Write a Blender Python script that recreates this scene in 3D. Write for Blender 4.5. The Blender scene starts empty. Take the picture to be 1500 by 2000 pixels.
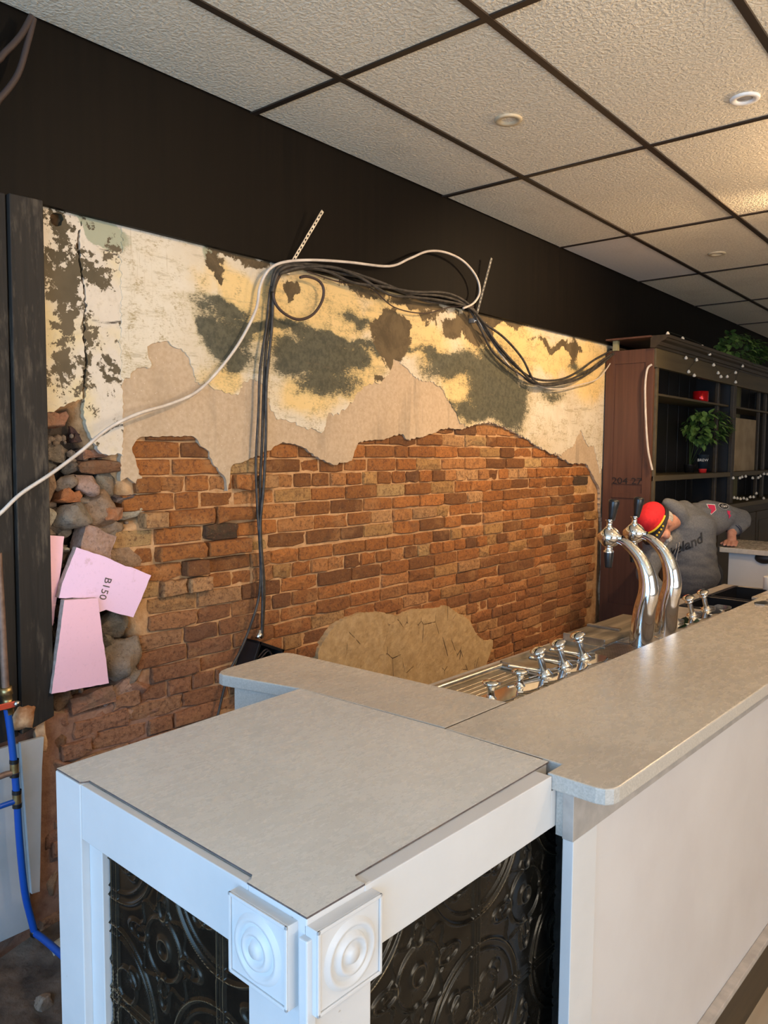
import bpy, bmesh, math, random
import numpy as np
from mathutils import Vector, Matrix
from mathutils import noise as mnoise
from mathutils.bvhtree import BVHTree
S = bpy.context.scene
COL = S.collection
random.seed(7); rng = np.random.default_rng(11)

# ------------------------------------------------------------------ camera
cam_d = bpy.data.cameras.new('camera'); cam = bpy.data.objects.new('camera', cam_d); COL.objects.link(cam)
cam_d.sensor_fit = 'VERTICAL'; cam_d.sensor_height = 24.0; cam_d.lens = 1533.1 / 2000.0 * 24.0
cam_d.clip_start = 0.02; cam_d.clip_end = 100
MR = ((0.640199, -0.768178, 0.006874), (0.053559, 0.053559, 0.997127), (0.76634, 0.637992, -0.075431))
_f = Vector(MR[2]).normalized(); _r = Vector(MR[0]); _r = (_r - _f * _r.dot(_f)).normalized(); _u = _r.cross(_f)
cam.matrix_world = Matrix(((_r.x, _u.x, -_f.x, 0), (_r.y, _u.y, -_f.y, 0), (_r.z, _u.z, -_f.z, 1.60), (0, 0, 0, 1)))
S.camera = cam

# ------------------------------------------------------------------ world, lights, exposure
W_ = bpy.data.worlds.new('world'); S.world = W_; W_.use_nodes = True
W_.node_tree.nodes['Background'].inputs[0].default_value = (0.62, 0.80, 1.0, 1)
W_.node_tree.nodes['Background'].inputs[1].default_value = 0.8
S.view_settings.view_transform = 'Standard'; S.view_settings.look = 'None'
S.view_settings.gamma = 1.0; S.view_settings.use_curve_mapping = False
S.view_settings.exposure = 0.12

def area(name, loc, aim, sx, sy, power, col):
    l = bpy.data.lights.new(name, 'AREA'); l.shape = 'RECTANGLE'; l.size = sx; l.size_y = sy; l.energy = power; l.color = col
    o = bpy.data.objects.new(name, l); COL.objects.link(o); o.location = loc
    o.rotation_euler = (Vector(aim) - Vector(loc)).to_track_quat('-Z', 'Y').to_euler(); return o
# daylight through the shop windows (left end of the room and the street front behind the camera)
area('window_daylight_left', (-2.15, 0.1, 1.55), (1, 0.3, 1.2), 3.4, 2.0, 130, (0.28, 0.58, 1.0))
area('window_daylight_front', (1.0, -3.1, 1.6), (1.6, 1, 1.1), 4.2, 2.0, 42, (1.0, 0.94, 0.90))
# added upward fill lamps that brighten the ceiling, standing in for pavement bounce
area('ceiling_fill_front', (1.2, -3.0, 1.0), (2.2, -.6, 3.0), 4.2, .9, 78, (1.0, 0.90, 0.76))
area('ceiling_fill_left', (-2.0, 0.0, 1.0), (-.6, .2, 3.0), 3.2, .8, 12, (0.95, 0.92, 0.84))
# warm recessed ceiling lamps
def spot(name, loc, aim, power, size, col=(1.0, 0.68, 0.38), blend=.8, rad=.04):
    l = bpy.data.lights.new(name, 'SPOT'); l.energy = power; l.color = col; l.spot_size = math.radians(size); l.spot_blend = blend; l.shadow_soft_size = rad
    o = bpy.data.objects.new(name, l); COL.objects.link(o); o.location = loc
    o.rotation_euler = (Vector(aim) - Vector(loc)).to_track_quat('-Z', 'Y').to_euler(); return o

# ------------------------------------------------------------------ bar frame: u along the counter, v toward the brick wall
BA = math.radians(-2.3); BO = (0.665, 0.674)
def G(u, v, z=0.0):
    return Vector((BO[0] + u * math.cos(BA) - v * math.sin(BA), BO[1] + u * math.sin(BA) + v * math.cos(BA), z))

# ---- measured outlines, metres
COAT = [(1.4511,1.4986),(1.4782,1.5117),(1.511,1.4885),(1.531,1.4967),(1.5218,1.5352),(1.5105,1.5666),(1.4957,1.6097),(1.5037,1.6218),(1.5158,1.6393),(1.5298,1.6482),(1.6425,1.6522),(1.747,1.6543),(1.7693,1.64),(1.7827,1.6178),(1.8078,1.6068),(1.8307,1.5711),(1.861,1.5272),(1.892,1.4998),(1.9012,1.4454),(1.914,1.5071),(1.9193,1.5419),(1.9442,1.5553),(1.9896,1.5649),(2.0545,1.5847),(2.1079,1.605),(2.1627,1.63),(2.2247,1.637),(2.2913,1.6231),(2.3572,1.5959),(2.3971,1.5699),(2.4923,1.5453),(2.5983,1.5627),(2.6184,1.6083),(2.6423,1.6428),(2.7123,1.6554),(2.859,1.6674),(2.9631,1.6913),(2.9953,1.6625),(3.0973,1.6742),(3.1604,1.6881),(3.2911,1.7222),(3.3593,1.7267),(3.4771,1.7273),(3.5745,1.7519),(3.7277,1.7708),(3.8912,1.7473),(4.006,1.721),(4.1561,1.6851),(4.2825,1.6438),(4.5504,1.5882),(4.6217,1.5621),(4.7308,1.5384),(4.9577,1.537),(5.0824,1.4483),(5.1869,1.3568),(5.2166,1.1573),(5.2468,1.0827),(5.2747,0.7871),(5.2413,0.6437),(5.3005,0.3938),(5.4981,0.3616),(5.4416,1.5526),(5.4173,2.3971),(3.9507,2.4299),(2.3216,2.4019),(1.473,2.3832)]
CREAM = [(1.4562,1.8406),(1.4693,1.8298),(1.4928,1.857),(1.5185,1.8795),(1.5522,1.8858),(1.5884,1.8821),(1.5627,1.9144),(1.5534,1.9512),(1.5736,1.9637),(1.6291,1.9803),(1.6772,1.9608),(1.7137,1.9503),(1.7352,1.9217),(1.7522,1.8688),(1.7742,1.8393),(1.7971,1.8538),(1.8246,1.8372),(1.8905,1.8171),(1.954,1.8133),(1.9694,1.8568),(2.0151,1.8795),(2.0538,1.8785),(2.0879,1.8453),(2.109,1.7965),(2.1223,1.761),(2.1604,1.7281),(2.245,1.7228),(2.2885,1.7032),(2.3542,1.6966),(2.4033,1.6806),(2.4219,1.6941),(2.4406,1.7556),(2.5208,1.7743),(2.6036,1.823),(2.6374,1.8701),(2.7068,1.9089),(2.7967,1.9223),(2.8593,1.9765),(2.8888,2.0407),(2.9666,2.0119),(3.0188,1.9799),(3.0886,1.9508),(3.1942,1.9536),(3.2691,1.9307),(3.352,1.8552),(3.4136,1.8053),(3.4383,1.7636),(3.5208,1.7393),(3.5698,1.7544),(3.7229,1.7734),(3.8861,1.75),(4.0007,1.7238),(4.1507,1.688),(4.2769,1.6468),(4.4418,1.604),(4.579,1.5948),(4.6693,1.628),(4.7554,1.6487),(4.811,1.7166),(4.861,1.765),(4.9189,1.6915),(4.9839,1.6476),(5.0629,1.6589),(5.1082,1.582),(5.1734,1.4645),(5.2516,1.5533),(5.3476,1.4068),(5.4347,1.5526),(5.4104,2.3961),(3.9457,2.4289),(2.3186,2.4009),(1.4711,2.3822)]
LOWER = [(2.376,0.6919),(2.3885,0.7569),(2.4457,0.8121),(2.5176,0.8527),(2.6474,0.8695),(2.7925,0.8521),(2.9275,0.8113),(3.0488,0.8258),(3.1549,0.8098),(3.2654,0.8012),(3.3339,0.8046),(3.4292,0.7547),(3.5535,0.6932),(3.6326,0.594),(3.7127,0.5447),(3.8049,0.5339),(3.8061,0.4979),(3.7694,0.4514),(3.7332,0.3995),(3.7188,0.3434),(3.7755,0.2564),(3.6983,0.1411),(2.4463,0.5514)]
COLA = [(1.1864,2.3514),(1.3187,2.3496),(1.322,2.3473),(1.3261,2.3044),(1.3114,2.259),(1.3149,2.1922),(1.33,2.1048),(1.3303,2.0412),(1.3243,2.0085),(1.3293,1.9243),(1.3298,1.8712),(1.3232,1.8159),(1.3203,1.764),(1.2649,1.7434),(1.231,1.7244),(1.1881,1.7069),(1.1753,1.7048)]
COLB = [(1.3273,2.3516),(1.3331,2.3059),(1.32,2.2608),(1.3235,2.1939),(1.3388,2.1062),(1.3408,2.0426),(1.3313,2.0094),(1.338,1.9252),(1.3386,1.872),(1.332,1.8165),(1.3273,1.7661),(1.3226,1.714),(1.3323,1.6785),(1.3474,1.6412),(1.3681,1.6052),(1.3841,1.5904),(1.4078,1.5838),(1.4398,1.5923),(1.4605,1.5821),(1.4631,1.8041),(1.468,2.1384),(1.4747,2.3781),(1.4767,2.3835)]
HOLE = [(1.2266,2.3128),(1.2431,2.3242),(1.2628,2.3242),(1.2707,2.3106),(1.2619,2.2902),(1.2453,2.282),(1.2292,2.2891)]
GREEN = [(1.872,2.131,0.106,0.026,1),(1.797,2.047,0.041,0.04,1),(1.907,2.019,0.101,0.079,1),(2.206,1.996,0.107,0.061,1.2),(2.397,2.015,0.169,0.07,1.2),(2.572,2.033,0.1,0.044,1),(2.019,2.075,0.089,0.023,0.8),(3.445,2.054,0.261,0.066,1),(3.747,1.997,0.238,0.14,1.1),(3.943,1.88,0.159,0.131,1.1),(3.547,1.833,0.247,0.049,0.8),(3.306,2.081,0.135,0.031,1),(2.639,2.196,0.136,0.022,0.6),(2.78,2.077,0.182,0.023,0.6),(2.443,1.912,0.189,0.048,0.7),(1.943,1.941,0.074,0.029,1),(4.463,1.97,0.201,0.044,0.6),(4.807,2.157,0.148,0.033,0.5),(1.944,2.099,0.148,0.017,0.8),(2.206,2.098,0.196,0.018,0.8),(2.507,2.092,0.226,0.02,0.8),(2.854,2.096,0.225,0.019,0.8),(3.261,2.102,0.265,0.02,0.7),(2.206,1.935,0.056,0.02,0.6)]
BROWN = [(2.884,2.154,0.098,0.108,1.5),(2.885,2.064,0.038,0.062,1.1),(3.585,2.27,0.169,0.091,1.1),(3.815,2.354,0.323,0.045,1),(1.828,2.271,0.069,0.046,0.8),(2.322,2.371,0.265,0.025,0.9),(2.638,2.33,0.273,0.035,0.75),(3.086,2.33,0.288,0.029,0.9),(3.347,2.24,0.091,0.057,0.9),(2.241,2.241,0.026,0.037,1.2),(2.555,2.203,0.072,0.031,0.2),(2.047,2.33,0.155,0.027,0.8),(4.585,2.267,0.417,0.032,0.8),(4.728,2.249,0.058,0.098,0.9),(2.782,1.938,0.073,0.033,0.7),(3.171,2.268,0.106,0.062,0.6),(1.851,2.33,0.14,0.026,0.9),(1.816,2.223,0.018,0.022,1.2)]
YEL = [(2.045,2.117,0.207,0.117,1),(2.443,2.213,0.25,0.128,1),(2.928,2.235,0.27,0.118,1),(3.847,2.217,0.438,0.169,1),(4.959,2.17,0.311,0.203,1),(2.64,2.017,0.206,0.09,1),(2.207,2.179,0.224,0.101,1),(2.321,1.84,0.179,0.084,1),(3.089,2.159,0.247,0.098,1),(1.893,1.87,0.096,0.057,1),(3.448,1.935,0.19,0.159,1),(4.52,2.196,0.409,0.095,1),(1.921,2.213,0.145,0.075,1),(2.573,1.922,0.267,0.089,0.8),(2.778,2.353,0.29,0.069,1)]
FLAKE = [(1.251,2.103,0.063,0.109,1.25),(1.206,1.958,0.04,0.031,0.8),(1.281,1.983,0.037,0.095,1),(1.27,1.887,0.051,0.079,0.9),(1.372,2.187,0.064,0.048,1.1),(1.401,1.866,0.046,0.066,0.8),(1.235,1.821,0.063,0.047,0.7),(1.41,2.259,0.044,0.039,0.8),(1.223,2.282,0.042,0.046,0.9),(1.28,2.279,0.034,0.022,0.8),(1.353,1.895,0.025,0.097,0.9),(1.308,2.065,0.017,0.095,0.6),(1.358,1.96,0.018,0.065,0.9)]
MINT = [(1.248,2.341,0.066,0.021,1),(1.402,2.306,0.065,0.042,1.2),(1.349,2.334,0.052,0.032,1),(1.761,2.348,0.066,0.032,1),(1.805,2.303,0.045,0.022,1)]
CAB = {'white':[(0.5045,2.27,1.1947),(0.8101,2.27,1.3183),(0.9712,2.27,1.3941),(1.0145,2.27,1.4192),(1.0748,2.27,1.4726),(1.1688,2.27,1.5305),(1.2687,2.27,1.5999),(1.357,2.27,1.6683),(1.4684,2.27,1.7213),(1.608,2.3,1.7593),(1.7334,2.31,1.8111),(1.8366,2.31,1.9008),(1.9332,2.31,2.0129),(2.0088,2.31,2.1362),(2.0298,2.31,2.2252),(2.0651,2.3,2.2931),(2.1355,2.29,2.3334),(2.2792,2.28,2.3668),(2.4807,2.27,2.3949),(2.7505,2.27,2.4273),(2.8977,2.27,2.4887),(3.0342,2.27,2.5477),(3.1794,2.27,2.5714),(3.3343,2.27,2.559),(3.4524,2.27,2.504),(3.4881,2.27,2.4323),(3.4325,2.27,2.3668),(3.355,2.28,2.3311)],'v1':[(2.1489,2.325,2.3018),(2.1084,2.325,2.24),(2.0945,2.325,2.1206),(2.0727,2.325,2.0005),(2.0587,2.325,1.8422),(2.0496,2.325,1.6444),(2.0378,2.325,1.4456),(2.0417,2.325,1.2448),(2.0565,2.325,1.0605),(2.0446,2.325,0.8655)],'v2':[(2.1235,2.315,2.29),(2.0861,2.315,2.2254),(2.0643,2.315,2.0767),(2.0321,2.315,1.9179),(2.0234,2.315,1.7615),(2.0091,2.315,1.5652),(2.0132,2.315,1.4072),(2.0251,2.315,1.247),(2.0295,2.315,1.1258),(2.0184,2.315,1.0262),(1.9787,2.315,0.9313),(1.927,2.315,0.8404),(1.8641,2.315,0.754),(1.8142,2.315,0.6084)],'v3':[(2.1459,2.31,2.307),(2.1027,2.31,2.2274),(2.0887,2.31,2.0792),(2.0722,2.31,1.9601),(2.0584,2.31,1.8415),(2.0547,2.31,1.6444),(2.0431,2.31,1.4659),(2.0237,2.31,1.3074),(2.0307,2.31,1.1665),(2.035,2.31,1.0245),(2.0288,2.31,0.8708)],'h1':[(2.0778,2.3,2.2318),(2.1045,2.3,2.304),(2.1858,2.3,2.3384),(2.3285,2.3,2.3586),(2.5136,2.3,2.367),(2.7161,2.3,2.3584),(2.9384,2.3,2.3442),(3.1829,2.3,2.3679),(3.3606,2.3,2.3648),(3.5034,2.3,2.3282),(3.6307,2.3,2.2298),(3.8189,2.3,2.1258),(4.1092,2.3,2.0412),(4.4265,2.3,2.0531),(4.7018,2.3,2.1289),(4.9605,2.3,2.2346),(5.2834,2.3,2.3358)],'h2':[(2.0739,2.29,2.2107),(2.1086,2.29,2.2936),(2.2039,2.29,2.3343),(2.3781,2.29,2.3416),(2.5353,2.29,2.3224),(2.7399,2.29,2.3386),(2.9644,2.29,2.3518),(3.2116,2.29,2.386),(3.392,2.29,2.3683),(3.5378,2.29,2.2975),(3.6932,2.29,2.1953),(3.9143,2.29,2.0915),(4.1226,2.29,2.015),(4.4416,2.29,2.035),(4.7563,2.29,2.1001),(5.0188,2.29,2.2225),(5.2866,2.29,2.3283)],'h3':[(2.104,2.285,2.2825),(2.2271,2.285,2.3299),(2.4033,2.285,2.3619),(2.5623,2.285,2.3521),(2.7701,2.285,2.3091),(2.9195,2.285,2.3207),(3.1203,2.285,2.3394),(3.4086,2.285,2.3444),(3.555,2.285,2.286),(3.7632,2.285,2.2302),(3.9609,2.285,2.1383),(4.1134,2.285,2.02),(4.3336,2.285,2.0147),(4.6739,2.285,2.0772),(4.9705,2.285,2.184),(5.209,2.285,2.292)],'h4':[(2.285,2.315,2.3285),(2.4663,2.315,2.3184),(2.6641,2.315,2.3295),(2.8441,2.315,2.2665),(3.0792,2.315,2.2712),(3.2924,2.315,2.331),(3.501,2.315,2.3663)],'h5':[(2.1404,2.31,2.2962),(2.2801,2.31,2.3391),(2.4925,2.31,2.354),(2.6581,2.31,2.361),(2.8744,2.31,2.3446),(3.1128,2.31,2.329),(3.3987,2.31,2.3587),(3.5448,2.31,2.2739),(3.7011,2.31,2.1428),(4.0083,2.31,2.0428),(4.1897,2.31,2.0119),(4.5826,2.31,2.0653),(4.8706,2.31,2.1535),(5.1843,2.31,2.2566)],'white2':[(3.4458,2.31,2.3526),(3.6207,2.31,2.243),(3.8928,2.31,2.0766),(4.19,2.31,2.0059),(4.4486,2.31,1.9988),(4.7272,2.31,2.0434),(5.0298,2.31,2.1123),(5.2515,2.31,2.263)],'loop':[(2.1996,2.3,2.331),(2.1366,2.3,2.3),(2.091,2.3,2.234),(2.096,2.3,2.1766),(2.1441,2.3,2.1404),(2.2215,2.3,2.127),(2.2992,2.3,2.1557),(2.3525,2.3,2.2147),(2.3644,2.3,2.2683),(2.3345,2.3,2.2983),(2.2702,2.3,2.3036),(2.2303,2.3,2.2927)]}
ROD1 = [(2.3272,2.27,2.568),(2.2555,2.285,2.4488),(2.1913,2.3,2.3453),(2.1723,2.315,2.3085)]
ROD2 = [(3.5957,2.27,2.6238),(3.5576,2.29,2.459),(3.5175,2.315,2.2947)]
BCABLE = [(5.17,2.006,2.1937),(5.17,2.0361,2.162),(5.17,2.0458,2.0342),(5.17,2.0311,1.7963),(5.17,2.0115,1.6259),(5.17,1.9795,1.4967)]
TLC1 = [(1.1402,2.26,2.8252),(1.1063,2.26,2.7589),(1.0618,2.26,2.6979),(1.0189,2.26,2.6507),(0.8363,2.26,2.5392),(0.6811,2.26,2.603)]
TLC2 = [(1.146,2.26,2.822),(1.1279,2.26,2.7536),(1.096,2.26,2.6516),(1.044,2.26,2.5689),(1.0015,2.26,2.5236),(0.7837,2.26,2.3836),(0.5952,2.26,2.5001)]
FOAM = [[(1.1826,1.3399),(1.242,1.3306),(1.2294,1.2316),(1.1982,1.0546),(1.1769,1.0581)],[(1.2667,1.2965),(1.3628,1.2579),(1.4383,1.218),(1.4612,1.2121),(1.5355,1.1759),(1.4637,1.0419),(1.3901,1.0706),(1.3645,1.083),(1.339,1.0784),(1.3328,1.1262),(1.2056,1.1439),(1.2167,1.1874)],[(1.2099,1.1394),(1.3213,1.1303),(1.3548,0.8458),(1.1615,0.8556)]]
FOAMTXT = [(1.3402,1.1531)]
VOID = [(1.1899,1.7164),(1.2326,1.7261),(1.3184,1.7624),(1.327,1.6817),(1.377,1.6003),(1.432,1.5838),(1.4514,1.5156),(1.4771,1.4549),(1.576,1.4157),(1.5753,1.3712),(1.455,1.3179),(1.4538,1.2574),(1.5516,1.1946),(1.5606,1.1217),(1.4979,1.0145),(1.5366,0.927),(1.5241,0.8028),(1.4435,0.7497),(1.3485,0.7382),(1.1828,0.7638)]
STONES = [(1.233,1.698,0.07,0.05,0,'brick','rust',0.02),(1.34,1.653,0.06,0.05,5,'brick','dark',-0.03),(1.259,1.596,0.094,0.07,10,'rock','grey',-0.02),(1.224,1.555,0.06,0.07,0,'rock','slate',-0.02),(1.388,1.543,0.136,0.044,0,'brick','brown',0.01),(1.378,1.59,0.094,0.03,4,'brick','rust',0.0),(1.329,1.489,0.096,0.07,-40,'rock','pink',0.03),(1.273,1.496,0.076,0.062,10,'rock','taupe',0.02),(1.279,1.455,0.068,0.042,-10,'brick','orange',0.02),(1.219,1.488,0.066,0.096,0,'rock','tan',0.0),(1.417,1.492,0.1,0.078,0,'rock','cement',0.0),(1.285,1.4,0.138,0.102,-10,'rock','grey',0.04),(1.209,1.395,0.042,0.06,0,'rock','cream',0.03),(1.393,1.411,0.114,0.106,-8,'rock','tan',0.03),(1.414,1.392,0.064,0.04,8,'brick','orange',0.045),(1.498,1.438,0.114,0.028,0,'brick','plum',0.0),(1.523,1.394,0.116,0.056,15,'rock','cream',0.01),(1.432,1.341,0.102,0.056,10,'rock','taupe',0.01),(1.357,1.304,0.116,0.08,-22,'brick','pink',0.04),(1.437,1.313,0.06,0.082,0,'rock','grey',0.0),(1.232,1.355,0.074,0.042,0,'rock','slate',0.01),(1.275,1.342,0.062,0.04,10,'rock','grey',0.0),(1.212,1.343,0.05,0.032,0,'rock','grey',0.015),(1.48,1.232,0.128,0.07,-32,'brick','tan',0.0),(1.261,1.266,0.044,0.05,0,'rock','slate',-0.01),(1.268,1.282,0.024,0.026,0,'rock','cream',0.01),(1.232,0.997,0.058,0.098,0,'rock','slate',-0.02),(1.431,1.023,0.114,0.098,20,'rock','mud',0.01),(1.458,0.894,0.144,0.148,-15,'rock','clay',0.02),(1.411,0.965,0.076,0.076,0,'rock','mud',0.0),(1.5,0.823,0.072,0.108,-20,'rock','clay',0.01),(1.338,0.779,0.146,0.056,8,'brick','rust',0.02),(1.232,0.794,0.086,0.066,0,'rock','tan',0.0),(1.44,0.782,0.116,0.06,10,'brick','pink',0.01),(1.543,0.767,0.11,0.088,0,'rock','rust',0.0),(1.22,0.75,0.118,0.056,-10,'rock','tan',0.0),(1.306,1.543,0.07,0.042,20,'rock','slate',-0.01),(1.24,1.631,0.084,0.048,0,'rock','slate',-0.03),(1.329,1.393,0.054,0.05,0,'rock','taupe',0.0),(1.338,1.434,0.072,0.04,0,'rock','taupe',0.01),(1.382,1.348,0.074,0.044,0,'rock','clay',0.0),(1.271,0.839,0.07,0.034,0,'rock','slate',-0.01),(1.22,1.196,0.036,0.066,0,'rock','slate',-0.01),(1.269,0.738,0.108,0.072,5,'rock','rust',0.0),(1.386,0.71,0.136,0.066,8,'rock','rust',0.005),(1.497,0.686,0.112,0.072,-5,'rock','pink',0.0),(1.324,0.654,0.116,0.062,0,'rock','rust',0.01),(1.429,0.646,0.108,0.054,10,'rock','tan',0.0),(1.228,0.66,0.076,0.068,0,'rock','brown',0.0),(1.238,0.576,0.082,0.078,0,'rock','rust',0.005),(1.207,0.484,0.062,0.1,0,'rock','clay',0.005),(1.21,0.347,0.076,0.118,0,'rock','rust',0.0),(1.186,0.211,0.068,0.102,0,'rock','tan',0.0),(1.266,0.61,0.078,0.052,0,'rock','slate',0.0),(1.592,0.691,0.106,0.074,0,'rock','rust',0.0)]
PANEL1 = [(0.935,0.7075),(1.0609,0.7123),(1.0872,0.7095),(1.1027,0.1157),(0.9164,0.1172)]
PANEL2 = [(1.0765,0.7182),(1.1497,0.7168),(1.1406,0.6186),(1.1236,0.2299),(1.0978,0.233),(1.0898,0.4083)]
FOAMBLOB = [(1.0651,0.7803),(1.1311,0.7773),(1.156,0.7351),(1.1579,0.6856),(1.0665,0.7198)]
PIPE = [(1.0214,2.28,0.8525),(1.0298,2.28,0.7812),(1.0384,2.28,0.6626),(1.0433,2.28,0.5672),(1.0473,2.28,0.4396),(1.0582,2.28,0.2757),(1.0772,2.28,0.17),(1.0857,2.28,0.1301)]
PIPE2 = [(1.0857,2.28,0.1301),(1.0807,2.2,0.14),(1.0534,2.0,0.1719)]
PIPEUP = [(1.0099,2.28,1.3055),(1.0142,2.28,1.1563),(1.0165,2.28,1.0358),(1.02,2.28,0.9062)]
BR1 = [(1.0456,2.28,0.6479),(1.0141,2.28,0.6516),(0.9671,2.28,0.6483)]
BR2 = [(1.0477,2.28,0.561),(1.0159,2.28,0.5611),(0.9644,2.28,0.5607)]
VALVE = [(1.02,2.28,0.9062),(1.0272,2.28,0.848)]
POSTPTS = [(1.0684,2.3301),(1.1813,2.339),(1.1752,0.7789),(1.0212,0.7328),(1.1248,1.4144)]
MAN = {'head':(4.6962,1.7564,1.1944),'neck':(4.8751,1.7154,1.2079),'chest':(5.0146,1.6737,1.0788),'upback':(5.1268,1.6602,1.1763),'belly':(5.0337,1.6725,0.8652),'hips':(5.0715,1.6602,0.6145),'lsh':(5.2646,1.5453,1.2078),'lel':(5.4343,1.4787,1.1749),'lwr':(5.2651,1.5005,1.0984),'rsh':(4.7936,1.7946,1.049),'rel':(4.665,1.8033,0.8773),'rwr':(4.6255,1.7124,0.7676),'hood':(4.9675,1.7493,1.2392),'hood2':(4.883,1.7784,1.2903),'hood3':(5.0144,1.7123,1.2711),'txt':(4.6549,1.5502,1.02),'h1':(4.7914,1.7325,1.2967),'h2':(4.8529,1.6838,1.2457),'h3':(4.9059,1.6748,1.1766),'patch1':(5.0085,1.469,1.2741),'patch2':(5.0635,1.4049,1.2902),'patch3':(5.0767,1.3828,1.2373)}
LAMPS = [(2.649,1.608,2.857),(3.02,0.868,2.857),(5.184,1.62,2.857)]
BOX = [(1.9521,0.808),(1.9912,0.871),(2.0976,0.7998)]
BULB_TOP = [(5.232,1.93,2.397),(5.514,1.93,2.398),(5.925,1.93,2.387),(6.096,1.93,2.35),(6.2,1.93,2.279),(6.315,1.93,2.229),(6.385,1.93,2.206),(6.542,1.93,2.219),(6.761,1.93,2.268),(6.771,1.93,2.192),(6.943,1.93,2.337),(7.654,1.93,2.458)]
BULB_TOP2 = [(5.711,1.97,2.288),(5.932,1.97,2.295),(5.777,1.97,2.196),(5.897,1.97,2.179)]
BULB_MID = [(6.951,1.97,1.409),(7.138,1.97,1.405),(7.203,1.97,1.413),(7.313,1.97,1.416),(7.535,1.97,1.397),(7.716,1.97,1.396),(7.784,1.97,1.409),(7.907,1.97,1.428),(8.02,1.97,1.423)]
BULB_LOW = [(6.895,1.94,1.247),(6.983,1.94,1.239),(7.073,1.94,1.23),(7.17,1.94,1.231),(7.268,1.94,1.219),(7.368,1.94,1.234),(7.473,1.94,1.23),(7.56,1.94,1.26),(7.814,1.94,1.205)]
STENCIL = [(5.19,2.243,1.414),(5.19,2.087,1.418)]
MAN3 = [(4.8172,1.6044,1.006)]
TAP = [(0.436,0.9454),(0.4323,1.002),(0.427,1.0657),(0.4161,1.1208),(0.4175,1.1652),(0.43,1.2119),(0.4554,1.254),(0.4919,1.2866),(0.5188,1.2989),(0.5458,1.304)]

# ------------------------------------------------------------------ node material helpers
class NM:
    def __init__(s, name, rough=.6, metal=0., col=(.5, .5, .5), spec=.5):
        s.m = bpy.data.materials.new(name); s.m.use_nodes = True; s.t = s.m.node_tree; s.N = s.t.nodes
        s.b = s.N['Principled BSDF']; s.b.inputs['Roughness'].default_value = rough; s.b.inputs['Metallic'].default_value = metal
        s.b.inputs['Base Color'].default_value = (*col, 1); s.b.inputs['Specular IOR Level'].default_value = spec
    def link(s, a, b): s.t.links.new(a, b)
    def n(s, typ, **kw):
        n = s.N.new(typ)
        for k, v in kw.items(): setattr(n, k, v)
        return n
    def coord(s, kind='Object', scale=(1, 1, 1), rot=(0, 0, 0)):
        mp = s.n('ShaderNodeMapping'); mp.inputs['Scale'].default_value = scale; mp.inputs['Rotation'].default_value = rot
        if kind == 'World': g = s.n('ShaderNodeNewGeometry').outputs['Position']
        else: g = s.n('ShaderNodeTexCoord').outputs[kind]
        s.link(g, mp.inputs[0]); return mp.outputs[0]
    def noise(s, vec, scale=5, detail=4, rough=.55, dist=0.):
        n = s.n('ShaderNodeTexNoise'); n.inputs['Scale'].default_value = scale; n.inputs['Detail'].default_value = detail
        n.inputs['Roughness'].default_value = rough; n.inputs['Distortion'].default_value = dist; s.link(vec, n.inputs['Vector']); return n.outputs['Fac']
    def vor(s, vec, scale=5, feat='F1'):
        n = s.n('ShaderNodeTexVoronoi', feature=feat); n.inputs['Scale'].default_value = scale; s.link(vec, n.inputs['Vector']); return n.outputs['Distance']
    def ramp(s, fac, stops, interp='LINEAR'):
        r = s.n('ShaderNodeValToRGB'); r.color_ramp.interpolation = interp; e = r.color_ramp.elements
        while len(e) < len(stops): e.new(0.5)
        for el, (p, c) in zip(e, stops):
            el.position = p; el.color = (*c, 1) if len(c) == 3 else c
        s.link(fac, r.inputs[0]); return r.outputs[0]
    def mask(s, fac, lo, hi):
        n = s.n('ShaderNodeMapRange', interpolation_type='SMOOTHSTEP'); n.inputs[1].default_value = lo; n.inputs[2].default_value = hi
        s.link(fac, n.inputs[0]); return n.outputs[0]
    def math(s, op, a, b=None):
        n = s.n('ShaderNodeMath', operation=op)
        for i, v in enumerate((a, b)):
            if v is None: continue
            if isinstance(v, (int, float)): n.inputs[i].default_value = v
            else: s.link(v, n.inputs[i])
        return n.outputs[0]
    def mix(s, fac, a, b, mode='MIX'):
        n = s.n('ShaderNodeMix', data_type='RGBA', blend_type=mode)
        for i, v in ((0, fac), (6, a), (7, b)):
            if isinstance(v, (int, float)): n.inputs[i].default_value = v
            elif isinstance(v, tuple): n.inputs[i].default_value = (*v, 1)
            else: s.link(v, n.inputs[i])
        return n.outputs[2]
    def attr(s, name):
        n = s.n('ShaderNodeAttribute', attribute_name=name); return n.outputs['Fac']
    def attrc(s, name):
        n = s.n('ShaderNodeAttribute', attribute_name=name); return n.outputs['Color']
    def color(s, c): s.link(c, s.b.inputs['Base Color']); return s
    def rough(s, r): s.link(r, s.b.inputs['Roughness']); return s
    def bump(s, h, strength=.4, dist=.004):
        n = s.n('ShaderNodeBump'); n.inputs['Strength'].default_value = strength; n.inputs['Distance'].default_value = dist
        s.link(h, n.inputs['Height']); s.link(n.outputs[0], s.b.inputs['Normal']); return s
def flat(name, col, rough=.6, metal=0., spec=.5): return NM(name, rough, metal, col, spec).m
def speck(name, c1, c2, scale=20, rough=.6, metal=0., bs=.15, bd=.002, lo=.35, hi=.65, kind='World'):
    m = NM(name, rough, metal); v = m.coord(kind); n = m.noise(v, scale, 5)
    m.color(m.ramp(n, [(lo, c1), (hi, c2)])); m.bump(n, bs, bd); return m.m
M = {}
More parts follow.
